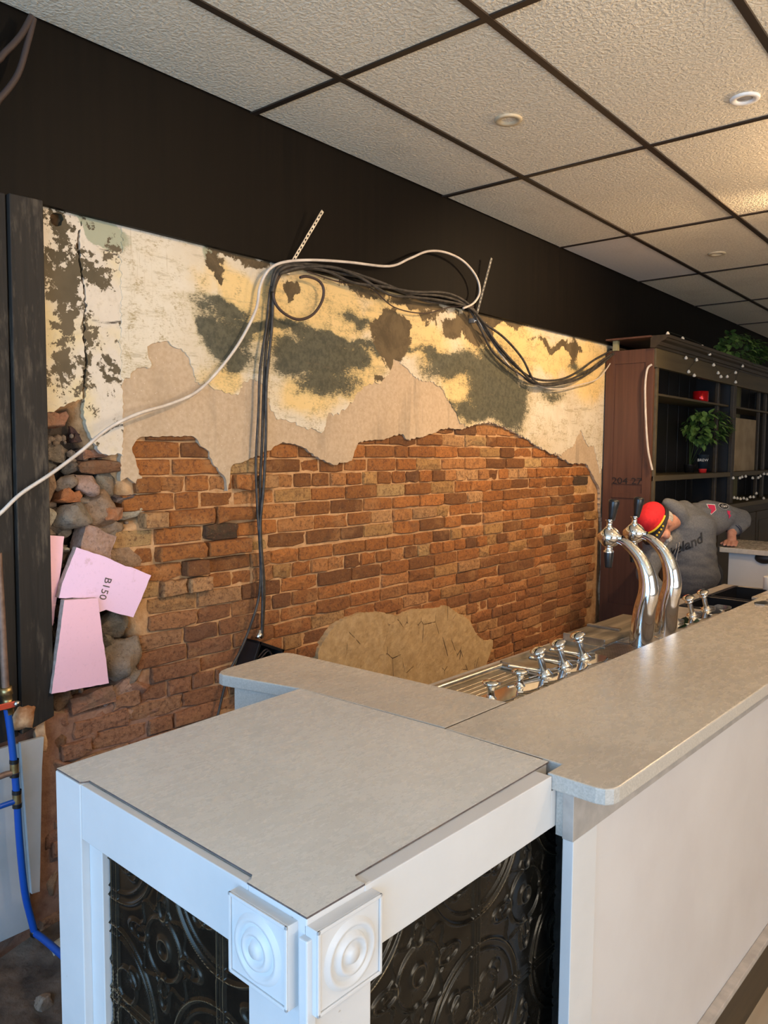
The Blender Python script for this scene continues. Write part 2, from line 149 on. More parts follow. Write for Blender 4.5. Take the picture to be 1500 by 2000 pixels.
# ceiling tile: orange peel relief
def ceil_mat(name, c1, c2, st):
    m = NM(name, .85); v = m.coord('World'); n = m.noise(v, 85, 3, .5, .5); n2 = m.noise(v, 3, 3); n3 = m.noise(v, .9, 4)
    c = m.mix(m.mask(n, .3, .7), c1, c2); c = m.mix(m.math('MULTIPLY', m.mask(n2, .55, .8), .25), c, (.42, .36, .25)); m.color(c); m.bump(n, st, .006); return m.m
M['tile'] = ceil_mat('ceiling_tile_textured', (.66, .60, .47), (.84, .77, .62), .9)
M['tile_smooth'] = ceil_mat('ceiling_tile_smooth', (.66, .62, .57), (.72, .68, .63), .12)
M['tbar'] = flat('dark_brown_grid', (.028, .019, .013), .45)
def wood(name, c1, c2, axis='z', rough=.5, freq=40, wear=None, bs=.25):
    m = NM(name, rough); sc = {'z': (freq, freq, freq * .04), 'x': (freq * .04, freq, freq), 'y': (freq, freq * .04, freq)}[axis]
    v = m.coord('World', sc); n = m.noise(v, 1.0, 5, .6, .4); c = m.ramp(n, [(.3, c1), (.7, c2)])
    if wear:
        w = m.noise(m.coord('World', (9, 9, 2.0)), 1.6, 6, .7); w2 = m.noise(m.coord('World', (60, 60, 10)), 1, 3, .7)
        c = m.mix(m.mask(m.math('ADD', m.math('MULTIPLY', w, .6), m.math('MULTIPLY', w2, .4)), .50, .64), c, wear)
    m.color(c); m.bump(n, bs, .002); return m.m
M['fascia'] = wood('fascia_dark_woodgrain', (.002, .0013, .0007), (.0055, .0035, .002), 'z', .6, 34); M['fascia'].node_tree.nodes['Principled BSDF'].inputs['Specular IOR Level'].default_value = .15
M['beam'] = wood('rough_dark_timber', (.007, .0052, .0036), (.018, .0135, .009), 'z', .75, 60, wear=(.07, .055, .038), bs=.7)
M['cab_red'] = wood('red_brown_cabinet_wood', (.075, .030, .016), (.125, .052, .028), 'z', .5, 30)
M['cab_dark'] = wood('dark_cabinet_wood', (.030, .020, .010), (.055, .038, .018), 'x', .45, 30)
M['cab_olive'] = wood('worn_olive_cabinet_wood', (.070, .052, .024), (.115, .088, .042), 'x', .5, 24)
M['cab_black'] = flat('black_cabinet_interior', (.010, .009, .009), .5)
M['cab_back'] = wood('cabinet_back_boards', (.20, .185, .09), (.38, .35, .19), 'z', .6, 20)
# wall masonry
def brick_mat(name, src):
    m = NM(name, .9); v = m.coord('World')
    if src == 'obj': base = m.n('ShaderNodeObjectInfo').outputs['Color']
    else: base = m.attrc('tint')
    n = m.noise(v, 38, 6, .65); n2 = m.noise(v, 7, 5, .6); n3 = m.noise(v, 140, 3, .6); n4 = m.noise(v, 3.1, 5, .65)
    c = m.mix(m.math('MULTIPLY', m.mask(n, .42, .75), .55), base, (.13, .045, .018))
    c = m.mix(m.math('MULTIPLY', m.mask(n2, .52, .72), .42), c, (.50, .26, .10))
    c = m.mix(m.math('MULTIPLY', m.mask(n3, .6, .72), .30), c, (.64, .42, .25))
    c = m.mix(m.math('MULTIPLY', m.mask(n4, .64, .78), .55), c, (.09, .065, .04))
    c = m.mix(m.math('MULTIPLY', m.mask(n4, .40, .26), .35), c, (.50, .32, .18)); n5 = m.noise(v, 75, 7, .8); c = m.mix(m.math('MULTIPLY', m.mask(n5, .49, .62), .7), c, (.10, .038, .016))
    m.color(c); m.bump(m.math('ADD', n, m.math('ADD', m.math('MULTIPLY', n2, .8), m.math('MULTIPLY', n5, .7))), .9, .010); return m.m
M['brick'] = brick_mat('old_brick', 'obj'); M['brick_far'] = brick_mat('old_brick_joined', 'attr')
def mortar_mat():
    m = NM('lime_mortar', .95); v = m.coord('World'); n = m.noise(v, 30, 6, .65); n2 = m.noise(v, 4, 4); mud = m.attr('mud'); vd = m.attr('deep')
    c = m.ramp(n, [(.3, (.40, .21, .085)), (.7, (.62, .38, .19))])
    c2 = m.ramp(n, [(.3, (.20, .10, .065)), (.7, (.36, .21, .14))])
    c = m.mix(m.mask(m.math('ADD', mud, m.math('MULTIPLY', n2, .5)), .5, .9), c, c2)
    c = m.mix(m.mask(m.math('ADD', vd, m.math('MULTIPLY', n2, .3)), .5, 1.0), c, (.065, .048, .036))  # recess shade of the void and the hole painted into the mortar
    m.color(c); m.bump(n, .9, .008); return m.m
M['mortar'] = mortar_mat()
def coat_mat():
    m = NM('brown_lime_render', .9); v = m.coord('World'); n = m.noise(v, 60, 5, .65); n2 = m.noise(v, 3, 4); sp = m.vor(v, 55)
    c = m.ramp(n, [(.3, (.44, .325, .205)), (.7, (.56, .43, .295))]); c = m.mix(m.math('MULTIPLY', m.mask(n2, .45, .7), .45), c, (.34, .245, .15))
    c = m.mix(m.mask(sp, .12, .07), c, (.62, .52, .40)); st = m.noise(m.coord('World', (9, 9, .9)), 1, 4, .6)
    c = m.mix(m.math('MULTIPLY', m.mask(st, .56, .72), .5), c, (.20, .165, .12))
    m.color(c); m.bump(n, .5, .003); return m.m
M['coat'] = coat_mat()
def cream_mat():
    m = NM('painted_cream_plaster', .8); v = m.coord('World'); n1 = m.noise(v, 7, 9, .75, .5); n2 = m.noise(v, 34, 9, .82); n3 = m.noise(v, 2.2, 4)
    hs = m.noise(m.coord('World', (4, 4, 26)), 1.4, 5, .6); sc = m.noise(m.coord('World', (60, 60, 150)), 1.3, 5, .8)
    c = m.ramp(n3, [(.3, (.56, .47, .335)), (.5, (.67, .61, .49)), (.7, (.60, .50, .35))])
    vs_ = m.noise(m.coord('World', (70, 70, 5)), 1, 4, .7); c = m.mix(m.math('MULTIPLY', m.mask(n2, .45, .75), .5), c, (.76, .70, .59)); c = m.mix(m.math('MULTIPLY', m.mask(vs_, .60, .70), .4), c, (.40, .31, .18))
    y = m.math('ADD', m.attr('yel'), m.math('MULTIPLY', n1, .5)); c = m.mix(m.math('MULTIPLY', m.mask(y, .42, .95), .85), c, (.74, .52, .20))
    mi = m.math('ADD', m.attr('mint'), m.math('MULTIPLY', n1, .8)); c = m.mix(m.mask(mi, .70, .95), c, (.33, .34, .235))
    wornf = m.math('MULTIPLY', m.mask(m.math('ADD', m.math('MULTIPLY', n2, .5), m.math('MULTIPLY', sc, .5)), .49, .58), m.mask(n1, .44, .58)); c = m.mix(m.math('MULTIPLY', wornf, .7), c, (.27, .20, .11))
    c = m.mix(m.math('MULTIPLY', m.mask(hs, .58, .68), .45), c, (.30, .24, .15))
    g = m.math('ADD', m.math('ADD', m.attr('green'), m.math('MULTIPLY', n1, .9)), m.math('MULTIPLY', n2, 1.0))
    g = m.math('ADD', m.math('ADD', g, m.math('MULTIPLY', hs, .45)), m.math('MULTIPLY', sc, 1.0)); c = m.mix(m.math('MULTIPLY', m.mask(g, 1.62, 1.98), .5), c, (.38, .30, .13)); c = m.mix(m.math('MULTIPLY', m.mask(g, 1.90, 2.20), .95), c, m.mix(m.mask(n2, .4, .6), (.032, .036, .026), (.085, .085, .055)))
    b = m.math('ADD', m.math('ADD', m.math('MULTIPLY', m.attr('brown'), .9), m.math('MULTIPLY', n1, 1.3)), m.math('MULTIPLY', n2, .7))
    c = m.mix(m.mask(b, 1.42, 1.47), c, m.mix(m.mask(n1, .4, .6), (.075, .052, .024), (.13, .092, .045)))
    k = m.attr('cracks'); c = m.mix(m.math('MULTIPLY', m.mask(k, .3, .8), .3), c, (.16, .12, .07))
    m.color(c); m.bump(m.math('ADD', m.math('MULTIPLY', n2, .5), m.math('SUBTRACT', 1.0, m.mask(b, 1.42, 1.47))), .5, .002); return m.m
M['cream'] = cream_mat()
def flaky_mat():
    m = NM('flaking_brown_paint_plaster', .8); v = m.coord('World'); n1 = m.noise(v, 17, 9, .72, .15); n2 = m.noise(v, 40, 6, .7); n3 = m.noise(v, 4, 4)
    c = m.ramp(n3, [(.35, (.70, .62, .50)), (.5, (.64, .57, .47)), (.65, (.66, .55, .33))])
    c = m.mix(m.math('MULTIPLY', m.mask(n2, .5, .65), .35), c, (.45, .38, .27))
    mi = m.math('ADD', m.attr('mint'), m.math('MULTIPLY', n1, .8)); c = m.mix(m.mask(mi, .70, .8), c, (.36, .37, .26))
    b = m.math('ADD', m.math('MULTIPLY', m.attr('flake'), .42), m.math('ADD', m.math('MULTIPLY', n1, 2.4), m.math('MULTIPLY', n2, .4))); mk = m.mask(b, 1.64, 1.67)
    c = m.mix(mk, c, m.mix(m.mask(n3, .4, .6), (.085, .066, .036), (.13, .10, .058)))
    k = m.attr('cracks'); c = m.mix(m.mask(k, .3, .8), c, (.08, .065, .05))
    m.color(c); m.bump(m.math('SUBTRACT', m.math('MULTIPLY', n2, .3), mk), .6, .002); return m.m
M['flaky'] = flaky_mat()
def lower_mat():
    m = NM('ochre_dirty_render', .9); v = m.coord('World'); n = m.noise(v, 30, 6, .65); n2 = m.noise(v, 5, 5, .6)
    c = m.ramp(n, [(.3, (.36, .235, .105)), (.7, (.54, .38, .20))]); c = m.mix(m.math('MULTIPLY', m.mask(n2, .5, .7), .6), c, (.24, .145, .06)); e_ = m.vor(m.coord('World', (1, 1, .6)), 9, 'DISTANCE_TO_EDGE'); ck = m.math('MULTIPLY', m.mask(e_, .016, .004), m.mask(n2, .50, .56)); c = m.mix(ck, c, (.10, .06, .03)); m.color(c); m.bump(m.math('SUBTRACT', m.math('ADD', n, n2), ck), .9, .006); return m.m
M['lower'] = lower_mat()
def rub(name, a, b):
    m = NM(name, .95); v = m.coord('World'); n = m.noise(v, 42, 7, .7); n2 = m.noise(v, 11, 5, .65); n3 = m.noise(v, 90, 5, .75)
    c = m.ramp(n, [(.32, a), (.68, b)]); c = m.mix(m.math('MULTIPLY', m.mask(n2, .44, .66), .6), c, (.30, .195, .12)); c = m.mix(m.math('MULTIPLY', m.mask(n3, .52, .66), .55), c, tuple(x * .35 for x in a))
    m.color(c); m.bump(m.math('ADD', n, m.math('ADD', n2, m.math('MULTIPLY', n3, .6))), 1.0, .012); return m.m
RC = {'grey': ((.19, .16, .125), (.35, .29, .22)), 'slate': ((.085, .078, .068), (.18, .165, .145)), 'pink': ((.40, .24, .17), (.56, .38, .30)), 'taupe': ((.24, .18, .13), (.38, .30, .23)),
      'tan': ((.30, .18, .10), (.44, .29, .18)), 'cement': ((.22, .21, .17), (.30, .285, .24)), 'cream': ((.50, .43, .31), (.66, .59, .46)), 'mud': ((.18, .155, .115), (.27, .235, .18)), 'clay': ((.26, .21, .16), (.40, .33, .26)),
      'rust': ((.30, .13, .07), (.45, .23, .14)), 'dark': ((.11, .05, .04), (.19, .10, .075)), 'brown': ((.16, .075, .030), (.26, .12, .055)), 'orange': ((.42, .14, .045), (.52, .22, .09)), 'plum': ((.12, .09, .085), (.20, .16, .15))}
for k, (a, b) in RC.items(): M['r_' + k] = rub('rubble_' + k, a, b)
def foam_mat(name, c):
    m = NM(name, .75); v = m.coord('World'); n = m.noise(v, 120, 3, .6); n2 = m.noise(v, 14, 6, .7); col = m.mix(m.math('MULTIPLY', m.mask(n, .55, .75), .35), c, tuple(x * .8 for x in c))
    col = m.mix(m.math('MULTIPLY', m.mask(n2, .60, .72), .35), col, (.42, .22, .17)); m.color(col); m.bump(n, .2, .001); return m.m
M['foam_pink'] = foam_mat('pink_foam_board', (.92, .56, .66)); M['foam_lilac'] = foam_mat('lilac_foam_board', (.86, .60, .80))
M['foam_edge'] = speck('dusty_foam_edge', (.34, .24, .19), (.50, .38, .32), 60)
def lam_mat(name, a, b, c2):
    m = NM(name, .32); v = m.coord('World'); n = m.noise(v, 3.2, 7, .62, .4); n2 = m.noise(m.coord('World', (1, 2.2, 1)), 20, 8, .75, .25); n3 = m.noise(v, 260, 2)
    c = m.ramp(n, [(.3, a), (.7, b)]); c = m.mix(m.math('MULTIPLY', m.mask(n2, .46, .72), .28), c, c2); c = m.mix(m.math('MULTIPLY', m.mask(n3, .55, .7), .18), c, (.20, .19, .17))
    m.color(c); m.rough(m.ramp(n2, [(.3, (.20,) * 3), (.7, (.34,) * 3)])); m.bump(n3, .06, .0006); return m.m
M['lam'] = lam_mat('grey_laminate_top', (.58, .575, .54), (.67, .665, .63), (.76, .75, .70))
M['slab'] = lam_mat('greige_laminate_slab', (.49, .44, .37), (.59, .54, .46), (.63, .58, .49))
M['slab_edge'] = speck('speckled_grey_slab_edge', (.38, .35, .305), (.52, .485, .43), 240, .5, bs=.05, bd=.001, lo=.3, hi=.7)
M['apron'] = speck('grey_laminate_apron', (.34, .31, .28), (.44, .40, .36), 24, .45, bs=.05)
def white_mat():
    m = NM('white_painted_board', .38); v = m.coord('World'); n = m.noise(v, 5, 5, .6); n2 = m.noise(v, 45, 4, .6)
    c = m.ramp(n, [(.3, (.58, .58, .575)), (.7, (.64, .64, .635))]); c = m.mix(m.mask(n2, .72, .76), c, (.45, .42, .38)); m.color(c); m.bump(n, .08, .002); return m.m
M['white'] = white_mat()
M['white_edge'] = speck('dusty_cream_board_edge', (.55, .51, .45), (.72, .69, .62), 40, .5)
M['white_panel'] = speck('off_white_smooth_panel', (.56, .535, .525), (.61, .59, .58), 4, .33, bs=.05)
def tin_mat():
    m = NM('pressed_black_tin', .33, .75); v = m.coord('World'); n = m.noise(v, 16, 5, .65); n2 = m.noise(v, 5, 4)
    h = m.attr('ridge'); c = m.ramp(n, [(.3, (.012, .011, .009)), (.7, (.035, .030, .022))]); c = m.mix(m.math('MULTIPLY', m.mask(h, .55, 1.0), m.mask(n2, .35, .6)), c, (.50, .40, .24))
    m.color(c); m.rough(m.ramp(n, [(.3, (.16,) * 3), (.7, (.34,) * 3)])); return m.m
M['tin'] = tin_mat()
M['chrome'] = flat('polished_chrome', (.82, .83, .84), .07, 1.0)
M['chrome_dull'] = speck('dull_stainless', (.42, .42, .41), (.62, .61, .59), 30, .28, 1.0, bs=.05)
M['steel'] = speck('dirty_steel_tray', (.30, .25, .18), (.52, .47, .38), 14, .38, .8, bs=.1)
M['wornwood'] = wood('worn_dirty_board', (.05, .036, .022), (.30, .24, .16), 'x', .7, 26, bs=.5)
M['black'] = flat('black_plastic', (.012, .012, .013), .28); M['blackmatte'] = flat('matte_black', (.012, .012, .014), .6)
M['cable_black'] = speck('dusty_black_cable', (.020, .018, .016), (.07, .06, .05), 40, .6)
M['cable_brown'] = flat('brown_cable', (.055, .035, .028), .6)
M['cable_white'] = speck('dusty_white_cable', (.52, .45, .38), (.68, .61, .53), 20, .5)
M['zinc'] = speck('galvanised_steel', (.28, .28, .27), (.46, .46, .45), 40, .4, .8)
M['blue'] = flat('blue_plastic_pipe', (.008, .08, .40), .35); M['brass'] = speck('aged_brass', (.30, .20, .08), (.50, .38, .18), 50, .35, .9)
M['red'] = flat('red_valve_handle', (.55, .07, .03), .45); M['copper'] = speck('dusty_copper_pipe', (.16, .10, .07), (.28, .18, .13), 30, .5, .3)
M['greypanel'] = speck('pale_grey_wall_panel', (.40, .42, .42), (.50, .51, .51), 5, .6, bs=.1)
M['sprayfoam'] = speck('rusty_spray_foam', (.30, .115, .035), (.66, .46, .28), 22, .8, bs=.9, bd=.008)
M['debris'] = speck('brown_earth_debris', (.045, .030, .020), (.12, .085, .06), 12, .95, bs=1., bd=.02)
M['floorlight'] = wood('light_floor_boards', (.30, .24, .17), (.42, .35, .26), 'x', .5, 12)
M['floorwood'] = wood('dirty_floor_boards', (.05, .035, .024), (.11, .08, .055), 'x', .8, 20, bs=.5)
M['hoodie'] = speck('heather_grey_fleece', (.105, .110, .120), (.15, .155, .165), 120, .95, bs=.3, bd=.002)
M['hoodie_blue'] = flat('navy_rib', (.02, .025, .05), .9)
M['jeans'] = speck('dark_trousers', (.015, .018, .028), (.03, .034, .045), 60, .9)
def skin_mat():
    m = NM('weathered_skin', .5); v = m.coord('World'); n = m.noise(v, 40, 4); m.color(m.ramp(n, [(.3, (.46, .20, .13)), (.7, (.60, .31, .22))])); m.b.inputs['Subsurface Weight'].default_value = .08; m.bump(n, .2, .002); return m.m
M['skin'] = skin_mat(); M['hair'] = speck('grey_white_hair', (.30, .26, .22), (.62, .58, .52), 120, .9, bs=.8, bd=.004)
M['capred'] = speck('bright_red_cap_cloth', (.55, .010, .018), (.68, .018, .025), 60, .85); M['yellow'] = flat('gold_yellow_braid', (.70, .48, .03), .6)
M['patchred'] = flat('crimson_patch', (.50, .02, .08), .8); M['offwhite'] = flat('off_white_print', (.75, .73, .68), .7)
M['leaf'] = speck('ivy_leaf', (.020, .060, .012), (.060, .130, .028), 30, .5); M['leaf2'] = speck('pale_ivy_leaf', (.10, .20, .04), (.19, .32, .08), 30, .5)
M['cup_navy'] = flat('dark_navy_paper_cup', (.012, .022, .035), .45); M['cup_red'] = flat('red_cup_band', (.62, .03, .03), .4); M['redmetal'] = flat('glossy_red_tin', (.50, .006, .010), .14, .4)
M['tan'] = speck('tan_cardboard', (.30, .23, .14), (.42, .33, .21), 6, .8)
M['bulb'] = flat('milky_bulb', (.80, .74, .62), .35); M['wire'] = flat('thin_green_wire', (.03, .035, .025), .6)
M['beige'] = flat('beige_lamp_trim', (.52, .44, .30), .5); M['whitetrim'] = flat('white_lamp_trim', (.85, .84, .80), .4); M['lampglass'] = flat('silver_lamp_glass', (.75, .75, .76), .18, .6)
M['glow'] = NM('warm_lamp_globe', .4).m
_g = M['glow'].node_tree.nodes['Principled BSDF']; _g.inputs['Emission Color'].default_value = (1, .72, .42, 1); _g.inputs['Emission Strength'].default_value = 4
M['wallpaint'] = speck('plain_wall_paint', (.58, .54, .47), (.64, .60, .53), 3, .8)
M['glass'] = NM('window_glass', .05).m; M['glass'].node_tree.nodes['Principled BSDF'].inputs['Transmission Weight'].default_value = 1.0

# ------------------------------------------------------------------ mesh helpers
class MB:
    def __init__(s): s.v = []; s.f = []; s.sm = []
    def add(s, vs, fs, smooth=False):
        k = len(s.v); s.v += [tuple(map(float, q)) for q in vs]; s.f += [tuple(i + k for i in f) for f in fs]; s.sm += [smooth] * len(fs); return s
    def box(s, x0, x1, y0, y1, z0, z1):
        return s.add([(x0, y0, z0), (x1, y0, z0), (x1, y1, z0), (x0, y1, z0), (x0, y0, z1), (x1, y0, z1), (x1, y1, z1), (x0, y1, z1)],
                     [(0, 3, 2, 1), (4, 5, 6, 7), (0, 1, 5, 4), (1, 2, 6, 5), (2, 3, 7, 6), (3, 0, 4, 7)])
    def prism(s, poly, a, b, axis='z'):
        n = len(poly); mk = {'z': lambda p, t: (p[0], p[1], t), 'y': lambda p, t: (p[0], t, p[1]), 'x': lambda p, t: (t, p[0], p[1])}[axis]
        vs = [mk(p, a) for p in poly] + [mk(p, b) for p in poly]
        ar = sum(poly[i][0] * poly[(i + 1) % n][1] - poly[(i + 1) % n][0] * poly[i][1] for i in range(n))
        fs = [tuple(range(n))[::-1], tuple(range(n, 2 * n))] + [(i, (i + 1) % n, n + (i + 1) % n, n + i) for i in range(n)]
        flip = (ar < 0) != (axis == 'y')
        if flip != (b < a): fs = [f[::-1] for f in fs]
        return s.add(vs, fs)
    def tube(s, pts, r, n=10, cap=True):
        P = [Vector(p) for p in pts]; R = r if isinstance(r, (list, tuple)) else [r] * len(P); vs = []; fs = []
        up = Vector((0, 0, 1)); t0 = (P[1] - P[0]).normalized()
        if abs(t0.dot(up)) > .95: up = Vector((0, 1, 0))
        nrm = t0.cross(up).normalized()
        for i, p in enumerate(P):
            t = (P[min(i + 1, len(P) - 1)] - P[max(i - 1, 0)]).normalized(); nrm = (nrm - t * nrm.dot(t)).normalized(); b = t.cross(nrm)
            for k in range(n):
                a = 2 * math.pi * k / n; vs.append(p + (nrm * math.cos(a) + b * math.sin(a)) * R[i])
        for i in range(len(P) - 1):
            for k in range(n): fs.append((i * n + k, i * n + (k + 1) % n, (i + 1) * n + (k + 1) % n, (i + 1) * n + k))
        s.add(vs, fs, True)
        if cap: s.add(vs[:n], [tuple(range(n))[::-1]]); s.add(vs[-n:], [tuple(range(n))])
        return s
    def lathe(s, prof, org, axis=(0, 0, 1), n=24):
        a = Vector(axis).normalized(); x = a.orthogonal().normalized(); y = a.cross(x); o = Vector(org); vs = []; fs = []
        for r, h in prof:
            for k in range(n):
                t = 2 * math.pi * k / n; vs.append(o + a * h + (x * math.cos(t) + y * math.sin(t)) * max(r, 1e-5))
        for i in range(len(prof) - 1):
            for k in range(n): fs.append((i * n + k, i * n + (k + 1) % n, (i + 1) * n + (k + 1) % n, (i + 1) * n + k))
        return s.add(vs, fs, True)
    def ball(s, c, r, seg=12, sc=(1, 1, 1)):
        vs = []; fs = []; rings = seg // 2
        for i in range(rings + 1):
            p = math.pi * i / rings
            for k in range(seg):
                t = 2 * math.pi * k / seg; vs.append((c[0] + r * sc[0] * math.sin(p) * math.cos(t), c[1] + r * sc[1] * math.sin(p) * math.sin(t), c[2] + r * sc[2] * math.cos(p)))
        for i in range(rings):
            for k in range(seg): fs.append((i * seg + k, (i + 1) * seg + k, (i + 1) * seg + (k + 1) % seg, i * seg + (k + 1) % seg))
        return s.add(vs, fs, True)
    def mesh(s, name, mat, base=(0, 0, 0)):
        me = bpy.data.meshes.new(name); b = base
        me.from_pydata([(x - b[0], y - b[1], z - b[2]) for x, y, z in s.v], [], s.f)
        me.polygons.foreach_set('use_smooth', s.sm); me.materials.append(M[mat] if isinstance(mat, str) else mat); me.update(); return me
class Root:                       # a thing: Empty at its base, parts are built in world or bar coordinates
    def __init__(s, name, label, cat, base, bar=False, group=None):
        s.base = tuple(base); s.bar = bar; o = bpy.data.objects.new(name, None); COL.objects.link(o); o.empty_display_size = .05
        o.location = G(*base) if bar else base; o.rotation_euler = (0, 0, BA if bar else 0); s.o = o
        o['label'] = label; o['category'] = cat
        if group: o['group'] = group
    def part(s, name, mb, mat, bevel=0., parent=None, label=None, seg=2):
        o = bpy.data.objects.new(name, mb.mesh(name, mat, s.base) if isinstance(mb, MB) else mb); COL.objects.link(o); o.parent = parent or s.o
        if bevel: bev(o, bevel, seg)
        if label: o['label'] = label
        return o
def bev(o, w, seg=2):
    b = o.modifiers.new('bevel', 'BEVEL'); b.width = w; b.segments = seg; b.limit_method = 'ANGLE'; b.angle_limit = math.radians(40)
def one(name, mb, mat, label, cat, base=None, bar=False, group=None, bevel=0.):   # a thing that is one mesh
    if base is None:
        a = np.array(mb.v); base = (float(a[:, 0].mean()), float(a[:, 1].mean()), float(a[:, 2].min()))
    o = bpy.data.objects.new(name, mb.mesh(name, mat, base)); COL.objects.link(o); o.location = G(*base) if bar else base; o.rotation_euler = (0, 0, BA if bar else 0)
    o['label'] = label; o['category'] = cat
    if group: o['group'] = group
    if bevel: bev(o, bevel)
    return o
def struct(name, mb, mat, bevel=0., parent=None):
    o = bpy.data.objects.new(name, mb.mesh(name, mat) if isinstance(mb, MB) else mb); COL.objects.link(o)
    if parent: o.parent = parent
    else: o['kind'] = 'structure'
    if bevel: bev(o, bevel)
    return o
def smooth_path(pts, k=6):
    P = [Vector(p) for p in pts]; out = []
    for i in range(len(P) - 1):
        a, b, c, d = P[max(i - 1, 0)], P[i], P[i + 1], P[min(i + 2, len(P) - 1)]
        for j in range(k):
            t = j / k; out.append(.5 * ((2 * b) + (c - a) * t + (2 * a - 5 * b + 4 * c - d) * t * t + (3 * b - a - 3 * c + d) * t ** 3))
    out.append(P[-1]); return out
def text_mesh(txt, size, mat, depth=.0004, shear=0.):
    c = bpy.data.curves.new('txt', 'FONT'); c.body = txt; c.size = size; c.align_x = 'CENTER'; c.align_y = 'CENTER'; c.extrude = depth; c.shear = shear; c.resolution_u = 3; c.offset = size * .02 if shear else 0
    o = bpy.data.objects.new('txt', c); COL.objects.link(o); bpy.context.view_layer.update()
    me = bpy.data.meshes.new_from_object(o.evaluated_get(bpy.context.evaluated_depsgraph_get())); bpy.data.objects.remove(o)
    me.materials.clear(); me.materials.append(M[mat]); return me
# 2-D outline tools for the plaster sheets
def rough_outline(poly, amp=.004, step=.012, seed=1):
    r = np.random.default_rng(seed); out = []
    for i in range(len(poly)):
        a = np.array(poly[i]); b = np.array(poly[(i + 1) % len(poly)]); L = np.linalg.norm(b - a); n = max(1, int(L / step))
        d = (b - a) / max(L, 1e-9); nn = np.array([-d[1], d[0]])
        for k in range(n):
            p = a + (b - a) * k / n
            if k: p = p + nn * r.normal(0, amp * min(1, L / .05))
            out.append(p)
    return np.array(out)
def inside(P, poly):
    x, y = P[:, 0], P[:, 1]; c = np.zeros(len(P), bool); j = len(poly) - 1
    for i in range(len(poly)):
        xi, yi = poly[i]; xj, yj = poly[j]
        if yi != yj:
            c ^= ((yi > y) != (yj > y)) & (x < (xj - xi) * (y - yi) / (yj - yi) + xi)
        j = i
    return c
def near(P, poly):
    best = np.full(len(P), 1e9); bp = P.copy()
    for i in range(len(poly)):
        a = poly[i - 1]; b = poly[i]; ab = b - a; t = np.clip(((P - a) @ ab) / max(ab @ ab, 1e-12), 0, 1); q = a + t[:, None] * ab; d = np.linalg.norm(P - q, axis=1)
        m = d < best; best[m] = d[m]; bp[m] = q[m]
    return best, bp
def blobs(P, lst):
    f = np.zeros(len(P)); Q = P + np.stack([fbm(P, 7, 51, 5) - .5, fbm(P, 7, 57, 5) - .5], 1) * np.array([.17, .12])
    for x, z, rx, rz, w in lst:
        d = ((Q[:, 0] - x) / rx) ** 2 + ((Q[:, 1] - z) / rz) ** 2; f = np.maximum(f, w * np.exp(-d * .75))
    return f
def lattice_noise(P, scale, seed):
    r = np.random.default_rng(seed); T = r.random((64, 64)); q = P * scale + 100; i = np.floor(q).astype(int); f = q - i; f = f * f * (3 - 2 * f)
    g = lambda a, b: T[(i[:, 0] + a) % 64, (i[:, 1] + b) % 64]
    return (g(0, 0) * (1 - f[:, 0]) + g(1, 0) * f[:, 0]) * (1 - f[:, 1]) + (g(0, 1) * (1 - f[:, 0]) + g(1, 1) * f[:, 0]) * f[:, 1]
def fbm(P, scale, seed, o=4):
    s = 0; a = 1; t = 0
    for k in range(o): s = s + a * lattice_noise(P, scale * 2 ** k, seed + k); t += a; a *= .5
    return s / t
